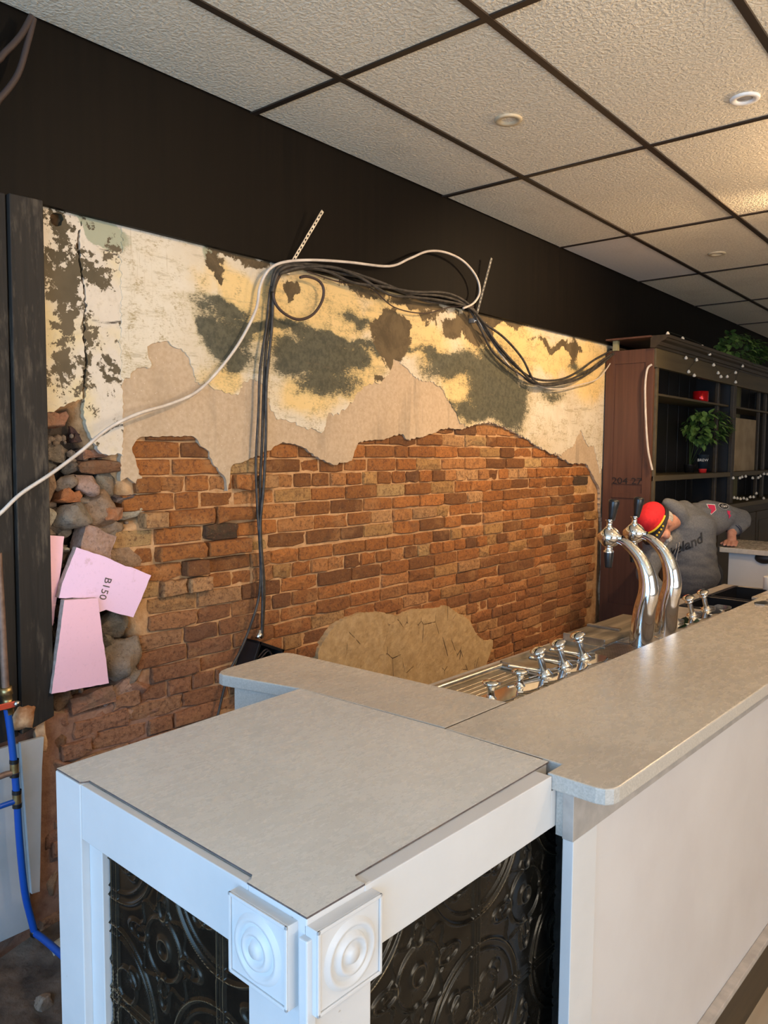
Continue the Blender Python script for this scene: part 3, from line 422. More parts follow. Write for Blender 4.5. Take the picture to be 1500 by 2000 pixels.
def sheet(name, poly, y0, thick, mat, cell, attrs={}, hole=None, amp=.004, relief=.002, seed=1, step=.012):
    out = rough_outline(poly, amp, step, seed); outs = [out] + ([rough_outline(hole, .002, .01, 3)] if hole is not None else [])
    lo = out.min(0) - cell; hi = out.max(0) + cell; nx = int((hi[0] - lo[0]) / cell) + 1; nz = int((hi[1] - lo[1]) / cell) + 1
    gx, gz = np.meshgrid(lo[0] + np.arange(nx + 1) * cell, lo[1] + np.arange(nz + 1) * cell, indexing='ij'); P = np.stack([gx.ravel(), gz.ravel()], 1)
    ins = inside(P, out)
    if hole is not None: ins &= ~inside(P, outs[1])
    Q = P.copy(); g = ins.reshape(nx + 1, nz + 1); e = np.zeros_like(g)
    for dx in (-1, 0, 1):
        for dz in (-1, 0, 1): e |= np.roll(np.roll(g, dx, 0), dz, 1) != g
    idx = np.where(e.ravel())[0]; best = np.full(len(idx), 1e9)
    for oo in outs:
        d, q = near(P[idx], oo); m = (d < best) & (d < cell * .75); Q[idx[m]] = q[m]; best = np.minimum(best, d)
    on = np.zeros(len(P), bool); on[idx[best < cell * .75]] = True; ok = ins | on
    I = np.arange(len(P)).reshape(nx + 1, nz + 1); F = np.stack([I[:-1, :-1], I[1:, :-1], I[1:, 1:], I[:-1, 1:]], -1).reshape(-1, 4)
    cen = Q[F].mean(1); ci = inside(cen, out)
    if hole is not None: ci &= ~inside(cen, outs[1])
    F = F[ok[F].all(1) & ci]
    used = np.unique(F); mp = -np.ones(len(P), int); mp[used] = np.arange(len(used)); F = mp[F]; Q = Q[used]
    h = (fbm(Q, 5, seed + 40) - .5) * relief * 2 + (fbm(Q, 40, seed + 60, 3) - .5) * relief * .7
    E = np.concatenate([F[:, [i, (i + 1) % 4]] for i in range(4)]); key = np.sort(E, 1); _, inv, cnt = np.unique(key[:, 0] * (len(Q) + 1) + key[:, 1], return_inverse=True, return_counts=True)
    B = E[cnt[inv] == 1]; bv = np.unique(B); bm_ = -np.ones(len(Q), int); bm_[bv] = len(Q) + np.arange(len(bv))
    V = np.concatenate([np.stack([Q[:, 0], y0 - h, Q[:, 1]], 1), np.stack([Q[bv, 0], np.full(len(bv), y0 + thick), Q[bv, 1]], 1)])
    SK = np.stack([B[:, 1], B[:, 0], bm_[B[:, 0]], bm_[B[:, 1]]], 1)
    me = bpy.data.meshes.new(name); me.from_pydata(V.tolist(), [], F.tolist() + SK.tolist()); me.materials.append(M[mat]); me.update()
    A = np.concatenate([Q, Q[bv]])
    for k, fn in attrs.items():
        at = me.attributes.new(k, 'FLOAT', 'POINT'); at.data.foreach_set('value', np.ascontiguousarray(fn(A), dtype=np.float32))
    return me

# =================================================================== STRUCTURE
ZC = 2.857
struct('floor', MB().box(-2.4, 9.7, -3.3, 2.6, -.12, 0), 'floorlight')
# suspended ceiling: slab above, grid bars and individual tiles
ceil = struct('ceiling', MB().box(-2.4, 9.7, -3.3, 2.6, ZC + .10, ZC + .2), 'wallpaint')
XL = [2.01 + 1.22 * k for k in range(-4, 8)]; XL = [x for x in XL if -2.3 < x < 9.6]; XL = [-2.3] + XL + [9.6]
YL = [2.324, 1.877, 1.296, .708]
while YL[-1] > -2.6: YL.append(YL[-1] - .61)
YL.append(-3.2)
tile_cache = {}
for i in range(len(XL) - 1):
    for j in range(len(YL) - 1):
        w = XL[i + 1] - XL[i] - .020; d = YL[j] - YL[j + 1] - .020; sm = (j == 0 and abs(XL[i] - (2.01 + 2.44)) < .01)
        key = (round(w, 3), round(d, 3), sm)
        if key not in tile_cache: tile_cache[key] = MB().box(-w / 2, w / 2, -d / 2, d / 2, 0, .014).mesh('ceiling_tile', 'tile_smooth' if sm else 'tile')
        o = bpy.data.objects.new('ceiling_tile', tile_cache[key]); COL.objects.link(o); o.parent = ceil
        o.location = ((XL[i] + XL[i + 1]) / 2, (YL[j] + YL[j + 1]) / 2, ZC + random.uniform(0, .003)); o.rotation_euler = (random.uniform(-.002, .002), random.uniform(-.001, .001), random.uniform(-.0015, .0015))
for x in XL[1:-1]: struct('grid_bar', MB().box(x - .0125, x + .0125, -3.2, 2.324, ZC - .004, ZC + .03), 'tbar', parent=ceil)
for y in YL[1:-1]: struct('grid_bar', MB().box(-2.3, 9.6, y - .0125, y + .0125, ZC - .005, ZC + .03), 'tbar', parent=ceil)
# side walls (outside the frame) with windows
wl = MB().box(-2.4, -2.3, -3.3, 2.5, 0, .5).box(-2.4, -2.3, -3.3, 2.5, 2.55, 2.96).box(-2.4, -2.3, -3.3, -2.2, .5, 2.55).box(-2.4, -2.3, 1.9, 2.5, .5, 2.55)
struct('wall_left', wl, 'wallpaint')
w1 = struct('window_1', MB().box(-2.38, -2.32, -2.2, 1.9, .5, .56).box(-2.38, -2.32, -2.2, 1.9, 2.49, 2.55).box(-2.38, -2.32, -2.2, -2.14, .56, 2.49).box(-2.38, -2.32, 1.84, 1.9, .56, 2.49).box(-2.38, -2.32, -.18, -.12, .56, 2.49), 'white')
struct('pane', MB().box(-2.355, -2.345, -2.14, -.18, .56, 2.49), 'glass', parent=w1); struct('pane', MB().box(-2.355, -2.345, -.12, 1.84, .56, 2.49), 'glass', parent=w1)
wf = MB().box(-2.3, 9.6, -3.3, -3.2, 0, .5).box(-2.3, 9.6, -3.3, -3.2, 2.6, 2.96).box(-2.3, -1.2, -3.3, -3.2, .5, 2.6).box(3.4, 9.6, -3.3, -3.2, .5, 2.6)
struct('wall_front', wf, 'wallpaint')
w2 = struct('window_2', MB().box(-1.2, 3.4, -3.29, -3.22, .5, .56).box(-1.2, 3.4, -3.29, -3.22, 2.54, 2.6).box(-1.2, -1.14, -3.29, -3.22, .56, 2.54).box(3.34, 3.4, -3.29, -3.22, .56, 2.54).box(1.07, 1.13, -3.29, -3.22, .56, 2.54), 'white')
struct('pane', MB().box(-1.14, 1.07, -3.26, -3.25, .56, 2.54), 'glass', parent=w2); struct('pane', MB().box(1.13, 3.34, -3.26, -3.25, .56, 2.54), 'glass', parent=w2)
struct('wall_right', MB().box(9.6, 9.7, -3.3, 2.6, 0, 2.96), 'wallpaint')

# ---- rear wall: lime mortar bed, bricks laid one by one, plaster sheets over them
YB = 2.365
c = .016; nx = int(4.5 / c); nz = int(2.45 / c)
gx, gz = np.meshgrid(.9 + np.arange(nx + 1) * c, np.arange(nz + 1) * c, indexing='ij'); P = np.stack([gx.ravel(), gz.ravel()], 1)
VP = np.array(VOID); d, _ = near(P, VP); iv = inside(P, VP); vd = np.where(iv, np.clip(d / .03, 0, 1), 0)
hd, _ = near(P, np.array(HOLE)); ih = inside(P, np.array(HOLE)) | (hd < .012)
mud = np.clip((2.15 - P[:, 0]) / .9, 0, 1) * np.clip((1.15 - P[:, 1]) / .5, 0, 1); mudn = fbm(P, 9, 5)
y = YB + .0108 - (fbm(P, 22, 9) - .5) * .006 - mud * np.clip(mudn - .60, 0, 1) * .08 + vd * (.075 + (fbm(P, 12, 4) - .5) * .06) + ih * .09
y = np.minimum(y, 2.47)
I = np.arange(len(P)).reshape(nx + 1, nz + 1); F = np.stack([I[:-1, :-1], I[1:, :-1], I[1:, 1:], I[:-1, 1:]], -1).reshape(-1, 4)
me = bpy.data.meshes.new('wall_rear'); V = np.stack([P[:, 0], y, P[:, 1]], 1).tolist(); nb = len(V); FF = F.tolist()
extra = MB().box(-2.4, 9.7, 2.48, 2.62, 0, 2.96).box(-2.4, .9, 2.36, 2.5, 0, 2.9).box(5.35, 9.7, 2.34, 2.5, 0, 2.9)
me.from_pydata(V + extra.v, [], FF + [tuple(i + nb for i in f) for f in extra.f]); me.materials.append(M['mortar'])
me.polygons.foreach_set('use_smooth', [True] * len(FF) + [False] * len(extra.f))
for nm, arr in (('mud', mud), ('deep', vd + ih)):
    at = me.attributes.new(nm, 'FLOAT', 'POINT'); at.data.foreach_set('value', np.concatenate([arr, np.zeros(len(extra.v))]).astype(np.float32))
wall = struct('wall_rear', me, None)

def brick_mesh(w, h, dep, jit, chip, r, k=0):
    # irregular brick face: back ring, arris ring, rounded front ring, dished centre
    n = 12; out = []
    prm = [(-w / 2, -h / 2), (-w / 6, -h / 2), (w / 6, -h / 2), (w / 2, -h / 2), (w / 2, -h / 6), (w / 2, h / 6), (w / 2, h / 2), (w / 6, h / 2), (-w / 6, h / 2), (-w / 2, h / 2), (-w / 2, h / 6), (-w / 2, -h / 6)]
    j = [(r.gauss(0, jit), r.gauss(0, jit)) for _ in prm]; vs = []
    for (ins, yy, jj) in ((0, dep, .3), (0, .007, 1), (.0035, .0, 1.1)):
        for (x, z), (a, b) in zip(prm, j):
            cx_ = ins if abs(abs(x) - w / 2) < 1e-6 else 0; cz_ = ins if abs(abs(z) - h / 2) < 1e-6 else 0
            cc = .002 if (abs(abs(x) - w / 2) < 1e-6 and abs(abs(z) - h / 2) < 1e-6) else 0
            vs.append((x - math.copysign(cx_ + cc, x) + a * jj, yy + (r.uniform(0, chip) if yy < .005 else 0), z - math.copysign(cz_ + cc * .6, z) + b * jj))
    vs += [(-w / 5 + r.gauss(0, jit), r.uniform(-chip, chip * .6), r.gauss(0, jit)), (w / 5 + r.gauss(0, jit), r.uniform(-chip, chip * .6), r.gauss(0, jit))]
    fs = []
    for q in range(2):
        for i in range(n): fs.append((q * n + i, q * n + (i + 1) % n, (q + 1) * n + (i + 1) % n, (q + 1) * n + i))
    L, R_ = 36, 37; o = 24
    fs += [(o, o + 1, L), (o + 1, o + 2, R_, L), (o + 2, o + 3, R_), (o + 3, o + 4, R_), (o + 4, o + 5, R_), (o + 5, o + 6, R_), (o + 6, o + 7, R_), (o + 7, o + 8, L, R_), (o + 8, o + 9, L), (o + 9, o + 10, L), (o + 10, o + 11, L), (o + 11, o, L)]
    return vs, fs
rb = random.Random(5)
PAL = [((.42, .155, 0.035), 5), ((.35, .125, 0.026), 5), ((.28, .105, 0.023), 4), ((.20, .078, 0.019), 3.4), ((.46, .20, 0.061), 3), ((.50, .27, 0.108), 1.8), ((.46, .25, 0.083), 1.6), ((.065, .042, 0.019), .5), ((.50, .31, 0.122), .8), ((.15, .062, 0.019), 2)]
variants = {}
def variant(kind):
    if kind not in variants:
        w, rough = kind; lst = []
        for q in range(9):
            vs, fs = brick_mesh(w, .0555, .05, .0011 if not rough else .0032, .003 if not rough else .0055, rb); mb = MB().add(vs, fs, False); lst.append((mb, mb.mesh('brick', 'brick')))
        variants[kind] = lst
    return rb.choice(variants[kind])
cover = [np.array(p) for p in (COAT, CREAM, LOWER, COLA, COLB)]
cands = []
for k in range(-5, 25):
    ztop = 1.574 - .0612 * k; zc = ztop - .0306; head = (k % 6 == 1); x = 1.12 + rb.uniform(0, .2)
    while x < 5.19:
        w = rb.choice((.100, .100, .205)) if head else rb.choice((.205, .205, .205, .205, .205, .100, .15))
        if head and k in (0, 1, 7): w = .100
        xc = x + w / 2; x += w + .0075
        if xc + w / 2 > 5.215: continue
        pts = np.array([(xc, zc), (xc - w * .45, zc - .02), (xc + w * .45, zc - .02), (xc - w * .45, zc + .02), (xc + w * .45, zc + .02)])
        if inside(pts, VP)[0] and near(pts[:1], VP)[0][0] > .045: continue
        if any((inside(pts, cp)).all() for cp in cover): continue
        if zc > 1.85 or (xc < 1.50 and zc > .80): continue
        sag = -.006 * math.sin((xc - 1.2) * .8) if zc < 1.2 else 0
        cands.append((xc, zc + sag, w, k))
cands.sort(key=lambda q: (q[0] ** 2 + (2.36) ** 2) / (q[2] ** .5))
bx, bz = [], []
far = MB(); tint = []
for n_, (xc, zc, w, k) in enumerate(cands):
    low = max(0, min(1, (2.3 - xc) / .9)) * max(0, min(1, (1.25 - zc) / .45)); rough = rb.random() < .22 + .45 * low
    mb, me = variant((w, rough)); col = rb.choices([p[0] for p in PAL], [p[1] for p in PAL])[0]
    g = .85 + .3 * rb.random(); lo2 = max(0, min(1, (1.2 - zc) / .5))
    col = [c_ * g for c_ in col]
    if lo2 > 0: t = .55 * lo2; m_ = (.33, .135, .055); col = [a * (1 - t) + b * t * g for a, b in zip(col, m_)]  # both position tints mix brick colour with light effects painted in
    if low > 0: t = .6 * low; m_ = (.34, .18, .115); col = [a * (1 - t) + b * t * g for a, b in zip(col, m_)]
    dy = rb.gauss(0, .0022) + (.008 if rb.random() < .05 else 0) + low * rb.gauss(-.004, .006)
    if 1.4 < xc < 2.15 and 1.1 < zc < 1.5: dy += rb.choice((0, 0, .006, -.014, -.03)); 
    rz = rb.gauss(0, .005 + .014 * low)
    if n_ < 298:
        o = bpy.data.objects.new('brick', me); COL.objects.link(o); o.parent = wall; o.location = (xc, YB + dy, zc); o.rotation_euler = (rb.gauss(0, .02), rz, rb.gauss(0, .012)); o.color = (*col, 1)
        s_ = 1 + rb.gauss(0, .012); o.scale = (s_, 1, 1 + rb.gauss(0, .03))
    else:
        cr, sr = math.cos(rz), math.sin(rz)
        far.add([(xc + a * cr + b * sr, YB + dy + yy, zc - a * sr + b * cr) for a, yy, b in mb.v], mb.f); tint += [(*col, 1)] * len(mb.v)
if far.v:
    me = far.mesh('brick_infill', 'brick_far'); at = me.attributes.new('tint', 'FLOAT_COLOR', 'POINT'); at.data.foreach_set('color', np.array(tint, dtype=np.float32).ravel())
    o = struct('brick_infill', me, None, parent=wall); o['kind'] = 'stuff'
# rubble packed in the broken pocket beside the timber
def rock_mesh(w, d, h, seed, amp=.22):
    bm = bmesh.new(); bmesh.ops.create_icosphere(bm, subdivisions=3, radius=.5); r = random.Random(seed); ax = [Vector((r.gauss(0, 1), r.gauss(0, 1), r.gauss(0, 1))).normalized() for _ in range(15)]; cut = [r.uniform(.24, .40) for _ in ax]
    o3 = Vector((r.random() * 50, r.random() * 50, 0))
    for v in bm.verts:
        p = v.co.copy()
        for a, c_ in zip(ax, cut):
            t = p.dot(a)
            if t > c_: p -= a * (t - c_)
        p *= 1.22 + (mnoise.noise(p * 3.2 + o3) * .9 + mnoise.noise(p * 8 + o3) * .5 + mnoise.noise(p * 17 + o3) * .3) * amp; v.co = Vector((p.x * w, p.y * d, p.z * h))
    me = bpy.data.meshes.new('stone'); bm.to_mesh(me); bm.free(); me.polygons.foreach_set('use_smooth', [True] * len(me.polygons)); return me
for i, (x, z, w, h, rot, kind, colr, off) in enumerate(STONES):
    if kind == 'rock':
        me = rock_mesh(w * 1.08, max(.05, min(w, h) * .9), h * 1.08, i + 3); nm = 'stone'; yy = 2.40 - off
    else:
        vs, fs = brick_mesh(w, h, .07, .004, .010, rb); me = MB().add(vs, fs).mesh('broken_brick', 'brick'); nm = 'broken_brick'; yy = 2.372 - off
    me.materials.clear(); me.materials.append(M['r_' + colr])
    o = struct(nm, me, None, parent=wall); o.location = (x, yy, z); o.rotation_euler = (rb.uniform(-.15, .15), math.radians(-rot), rb.uniform(-.2, .2))
# small crumbs of mortar between the stones
crumb = MB()
for i in range(420):
    q = (rb.uniform(1.18, 1.55), rb.uniform(.80, 1.66))
    if not inside(np.array([q]), VP)[0]: continue
    r = rb.uniform(.004, .016); crumb.ball((q[0], 2.425 - rb.uniform(0, .03), q[1]), r, 6, (rb.uniform(.7, 1.5), 1, rb.uniform(.6, 1.2)))
o = struct('mortar_crumbs', crumb, 'r_taupe', parent=wall); o['kind'] = 'stuff'

# plaster sheets
crk = [((1.20, 1.98), (1.28, 1.955), (1.37, 1.985)), ((1.375, 2.16), (1.46, 2.175), (1.53, 2.19))]
def line_attr(lines, wd):
    def f(Pq):
        Pq = Pq + np.stack([fbm(Pq, 9, 81, 4) - .5, fbm(Pq, 9, 87, 4) - .5], 1) * .045
        dmin = np.full(len(Pq), 9.)
        for L in lines:
            for a, b in zip(L[:-1], L[1:]):
                a = np.array(a); b = np.array(b); ab = b - a; t = np.clip(((Pq - a) @ ab) / (ab @ ab), 0, 1); dmin = np.minimum(dmin, np.linalg.norm(Pq - a - t[:, None] * ab, axis=1))
        return np.clip(1 - dmin / wd, 0, 1)
    return f
struct('render_coat', sheet('render_coat', COAT, 2.3535, .02, 'coat', .011, amp=.0035, relief=.0025, seed=2), None, parent=wall)
struct('cream_plaster', sheet('cream_plaster', CREAM, 2.3495, .006, 'cream', .0085, dict(green=lambda q: blobs(q, GREEN), brown=lambda q: blobs(q, BROWN), yel=lambda q: blobs(q, YEL), mint=lambda q: blobs(q, MINT),
    cracks=line_attr([((2.3, 1.96), (2.9, 1.93), (3.6, 1.925), (4.4, 1.90), (5.2, 1.90)), ((4.45, 2.28), (4.46, 1.75)), ((3.9, 1.72), (4.6, 1.725), (5.2, 1.70))], .0045)), amp=.0045, relief=.0018, seed=3, step=.009), None, parent=wall)
struct('lower_render', sheet('lower_render', LOWER, 2.348, .03, 'lower', .011, amp=.0022, relief=.006, seed=4), None, parent=wall)
fl = dict(flake=lambda q: blobs(q, FLAKE), mint=lambda q: blobs(q, MINT), cracks=line_attr([((1.47, 2.22), (1.43, 2.235), (1.37, 2.25)), ((1.36, 2.005), (1.42, 2.02), (1.47, 2.03)), ((1.385, 1.655), (1.47, 1.675))], .006))
struct('flaking_plaster', sheet('flaking_plaster', COLA, 2.350, .02, 'flaky', .0065, fl, hole=np.array(HOLE), amp=.003, relief=.0015, seed=6, step=.008), None, parent=wall)
struct('flaking_plaster', sheet('flaking_plaster', COLB, 2.3515, .02, 'flaky', .0065, fl, amp=.003, relief=.0015, seed=8, step=.008), None, parent=wall)

# dark woodgrain fascia above the wall, dropped from the ceiling
fz = lambda x: 2.331 + .0057 * (x - 1.1)
fs_ = MB(); fs_.prism([(-2.3, fz(-2.3)), (9.6, fz(9.6)), (9.6, ZC + .02), (-2.3, ZC + .02)], 2.324, 2.345, 'y')
struct('trim_1', fs_, 'fascia', bevel=.001)
# rough timber boards on the left
t1 = MB().prism([(1.118, 2.334), (1.181, 2.336), (1.176, 1.4), (1.175, .779), (1.02, .733), (.995, .728), (1.112, 1.45)], 2.300, 2.344, 'y')
t1 = MB().prism([(1.082, 2.333), (1.1815, 2.336), (1.179, 1.4), (1.176, .779), (1.075, .748), (1.078, 1.4)], 2.302, 2.346, 'y')
one('timber_board', t1, 'beam', 'rough dark vertical timber board running down beside the pink foam', 'board', bevel=.003)
t2 = MB().prism([(.80, 2.325), (1.078, 2.333), (1.074, 1.4), (1.071, .742), (.80, .70)], 2.316, 2.346, 'y')
one('timber_board', t2, 'beam', 'wide dark timber board at the left edge behind the blue pipe', 'board', bevel=.003)

# =================================================================== WALL THINGS
fb = [('foam_pink', 'narrow pink foam board wedged against the dark timber', 2.340, 2.362), ('foam_lilac', 'tilted lilac foam board printed B150 on the broken wall', 2.312, 2.334), ('foam_pink', 'tall tapered pink foam board leaning lowest over the rubble', 2.288, 2.310)]
for (mt, lab, ya, yb_), poly in zip(fb, FOAM):
    out = rough_outline(poly, .0006, .02, 9); pl = [tuple(p) for p in out]
    mb = MB().prism(pl, ya, yb_, 'y'); a = np.array(mb.v); r = Root('foam_board', lab, 'insulation', (a[:, 0].mean(), (ya + yb_) / 2, a[:, 2].min()))
    o = r.part('board', mb, mt); o.data.materials.append(M['foam_edge'])
    for p in o.data.polygons:
        if abs(p.normal.y) < .5: p.material_index = 1
    if mt == 'foam_lilac':
        me = text_mesh('B150', .036, 'r_plum'); t = r.part('printed_text', me, None); w = FOAMTXT[0]
        t.location = Vector((w[0] + .022, ya - .001, w[1])) - Vector(r.base); t.rotation_euler = (math.radians(90), math.radians(110), 0)

# cables
def cable(nm, pts, rad, mt, lab, grp=None, k=6):
    mb = MB().tube(smooth_path(pts, k), rad, 8); return one(nm, mb, mt, lab, 'cable', base=pts[len(pts) // 2], group=grp)
cable('white_cable', CAB['white'], .0058, 'cable_white', 'long off-white cable looping from timber board up over fascia')
cable('white_cable', CAB['white2'], .0042, 'cable_white', 'off-white cable sagging under the black bundle beside the cabinet')
for k_, lab in (('v1', 'thick black cable hanging straight down into the junction box'), ('v2', 'thin black cable hanging down and drifting left behind the box'), ('v3', 'black cable hanging just right of the other two vertical ones')):
    cable('black_cable', CAB[k_], .0058 if k_ != 'v2' else .005, 'cable_black', lab)
for k_, lab in (('h1', 'black cable along the fascia, topmost of the drooping bundle'), ('h2', 'black cable of the bundle running nearest the fascia middle'), ('h3', 'black cable of the bundle that hangs lowest under the straps'), ('h5', 'black cable in the bundle lying flat on the plaster')):
    cable('black_cable', CAB[k_], .0065, 'cable_black', lab)
cable('thin_cable', CAB['h4'], .003, 'cable_brown', 'thin brown wire sagging on the plaster below the bundle')
cable('brown_cable', CAB['loop'], .0058, 'cable_brown', 'brown cable curled in a round loop below the left strap')
cable('brown_cable', TLC1, .009, 'cable_brown', 'brown cable hanging from the ceiling edge, the shorter upper one')
cable('brown_cable', TLC2, .009, 'cable_brown', 'brown cable hanging from the ceiling edge, the longer lower one')
def strap(pts, lab):
    P_ = [Vector(p) for p in pts]; a, b = P_[0], P_[-1]; mb = MB(); d = (b - a); n = 16
    sd = d.cross(Vector((0, 1, 0))).normalized() * .007; th = Vector((0, .0015, 0)); L = d.length
    prev = None
    for i in range(n):
        p0 = a + d * (i / n); p1 = a + d * ((i + .72) / n); p2 = a + d * ((i + 1) / n)
        def bar(q0, q1, s0, s1):
            vs = [q0 + s0 - th, q0 + s1 - th, q1 + s1 - th, q1 + s0 - th, q0 + s0 + th, q0 + s1 + th, q1 + s1 + th, q1 + s0 + th]
            mb.add(vs, [(0, 1, 2, 3), (7, 6, 5, 4), (0, 4, 5, 1), (1, 5, 6, 2), (2, 6, 7, 3), (3, 7, 4, 0)])
        bar(p0, p2, -sd, -sd * .45); bar(p0, p2, sd * .45, sd); bar(p0, p0 + (p2 - p0) * .5, -sd * .45, sd * .45)
    r = Root('metal_strap', lab, 'bracket', b); r.part('perforated_strap', mb, 'zinc')
    r.part('wall_clip', MB().box(b.x - .014, b.x + .014, b.y - .004, b.y + .032, b.z - .012, b.z + .012), 'zinc', .002)
    r.part('screw', MB().lathe([(0, -.006), (.008, -.005), (.008, 0)], (b.x, b.y - .004, b.z), (0, 1, 0), 10), 'chrome_dull')
strap(ROD1, 'perforated metal strap sticking up at the left cable bend'); strap(ROD2, 'perforated metal strap sticking up at the right cable bend')
# junction box
bxr = Root('junction_box', 'open black junction box on the brick wall behind counter', 'electrical box', (2.04, 2.33, .74))
def rotbox(mb, x0, x1, z0, z1, y0, y1, ang, piv):
    k = len(mb.v); mb.box(x0, x1, y0, y1, z0, z1); ca, sa = math.cos(ang), math.sin(ang)
    for i in range(k, len(mb.v)):
        x, y_, z = mb.v[i]; dx, dz = x - piv[0], z - piv[1]; mb.v[i] = (piv[0] + dx * ca - dz * sa, y_, piv[1] + dx * sa + dz * ca)
    return mb
pv = (1.985, .872); an = math.radians(-24)
b1 = MB()
for q in ((pv[0], pv[0] + .012, pv[1] - .17, pv[1]), (pv[0] + .13, pv[0] + .142, pv[1] - .17, pv[1]), (pv[0], pv[0] + .142, pv[1] - .012, pv[1]), (pv[0], pv[0] + .142, pv[1] - .17, pv[1] - .158)): rotbox(b1, *q, 2.27, 2.362, an, pv)
rotbox(b1, pv[0], pv[0] + .142, pv[1] - .17, pv[1], 2.352, 2.362, an, pv); bxr.part('case', b1, 'black', .002)
b2 = MB().tube(smooth_path([(2.00, 2.30, .80), (2.03, 2.285, .83), (2.07, 2.30, .80), (2.10, 2.29, .78)]), .003, 6).tube(smooth_path([(2.01, 2.31, .78), (2.05, 2.29, .82), (2.09, 2.31, .75)]), .003, 6)
bxr.part('wire', b2, 'cable_brown'); b3 = MB().lathe([(.014, 0), (.016, .004), (.016, .02), (.012, .022), (.012, .034), (.005, .036)], (2.022, 2.32, .868), (.2, 0, .98), 14); bxr.part('gland', b3, 'chrome')
# left: wall panels, spray foam, pipes
one('wall_board', MB().prism(PANEL1, 2.335, 2.348, 'y'), 'greypanel', 'pale grey wall board behind the blue pipe at the floor', 'board', bevel=.001)
one('wall_board', MB().prism(PANEL2[::-1], 2.318, 2.332, 'y'), 'greypanel', 'tall tapering grey board strip right of the blue pipe', 'board', bevel=.001)
r0 = Root('spray_foam', 'rusty white lump of spray foam under the timber board', 'foam', (1.10, 2.33, .75))
me = rock_mesh(.115, .07, .095, 77, .28); me.materials.append(M['sprayfoam']); o = r0.part('foam_lump', me, None); o.location = (0, 0, .045)
me = rock_mesh(.05, .05, .14, 78, .28); me.materials.append(M['sprayfoam']); o = r0.part('foam_lump', me, None); o.location = (.052, .022, -.03)
pr = Root('water_pipe', 'blue plastic water pipe with brass valve along the left wall', 'pipe', (PIPE[-1][0], PIPE[-1][1], PIPE[-1][2]))
pr.part('pipe', MB().tube(smooth_path(PIPE, 5), .0105, 12), 'blue'); pr.part('pipe', MB().tube(smooth_path(PIPE2, 5), .0105, 12), 'blue')
pr.part('riser', MB().tube(PIPEUP, .0105, 12), 'copper')
va, vb = Vector(VALVE[0]), Vector(VALVE[1]); vd_ = (vb - va)
vv = pr.part('valve', MB().lathe([(.010, -.005), (.018, -.005), (.018, .018), (.014, .02), (.014, .04), (.020, .042), (.020, .058), (.013, .06), (.013, .078)], va, vd_, 14), 'brass')
pr.part('lever', MB().box(va.x - .10, va.x + .012, 2.245, 2.250, vb.z + .008, vb.z + .026), 'red', .002, label='red lever handle')
pr.part('nut', MB().lathe([(0, -.008), (.009, -.007), (.009, .006), (.005, .008), (.005, .03)], (va.x + .014, 2.243, vb.z + .018), (0, 1, 0), 8), 'chrome_dull')
for z_ in (PIPE[2], PIPE[3]):
    for s_ in (-.016, .016): pr.part('ring', MB().lathe([(.0135, -.006), (.0135, .006)], (z_[0], z_[1], z_[2] + s_ * 1.3), (.05, 0, 1), 12), 'black')
    pr.part('tee', MB().tube([(z_[0], z_[1], z_[2] - .014), (z_[0], z_[1], z_[2] + .014)], .0125, 12), 'brass')
pr.part('branch', MB().tube(BR1, .009, 10), 'copper', label='dusty copper branch'); pr.part('branch', MB().tube(BR2, .008, 10), 'blue')
pr.part('elbow', MB().ball(PIPE2[0], .015, 10), 'black')
# rubble on the floor along the wall
dd = MB(); n = 46
gx = np.linspace(-.4, 3.9, 100); gy = np.linspace(1.45, 2.30, 40); Pq = np.array([(a, b) for a in gx for b in gy]); hh = .01 + .10 * np.clip((Pq[:, 1] - 1.6) / .6, 0, 1) + (fbm(Pq, 5, 31, 5) - .5) * .09 + (fbm(Pq, 30, 33, 3) - .5) * .02
hh = np.maximum(hh, .002)
dd.add([(a, b, h_) for (a, b), h_ in zip(Pq, hh)], [(i * 40 + j, (i + 1) * 40 + j, (i + 1) * 40 + j + 1, i * 40 + j + 1) for i in range(99) for j in range(39)], True)
o = one('floor_debris', dd, 'debris', 'brown earth and plaster debris heaped along the wall foot', 'debris', base=(1.7, 1.9, 0)); o['kind'] = 'stuff'
one('floor_plank', MB().prism([(.3, 1.74), (1.7, 1.66), (1.7, 1.76), (.3, 1.84)], .055, .075), 'floorwood', 'dusty loose plank lying on the debris at bottom left', 'plank', bevel=.003)
for i, (x_, y_, w_) in enumerate(((.98, 2.02, .06), (1.13, 2.2, .09), (1.22, 2.12, .05), (.9, 1.9, .05))):
    me = rock_mesh(w_, w_ * .8, w_ * .7, 90 + i); me.materials.append(M['r_' + ('taupe', 'cream', 'tan', 'rust')[i]]); o = bpy.data.objects.new('rubble_lump', me); COL.objects.link(o)
    o.location = (x_, y_, .07 + w_ * .25); o['category'] = 'rubble'; o['label'] = ('small brown lump on the debris near the blue pipe', 'cream plaster lump on debris by the wall foot', 'tan lump on the debris beside the white bar post', 'small rust coloured lump on the nearest floor debris')[i]

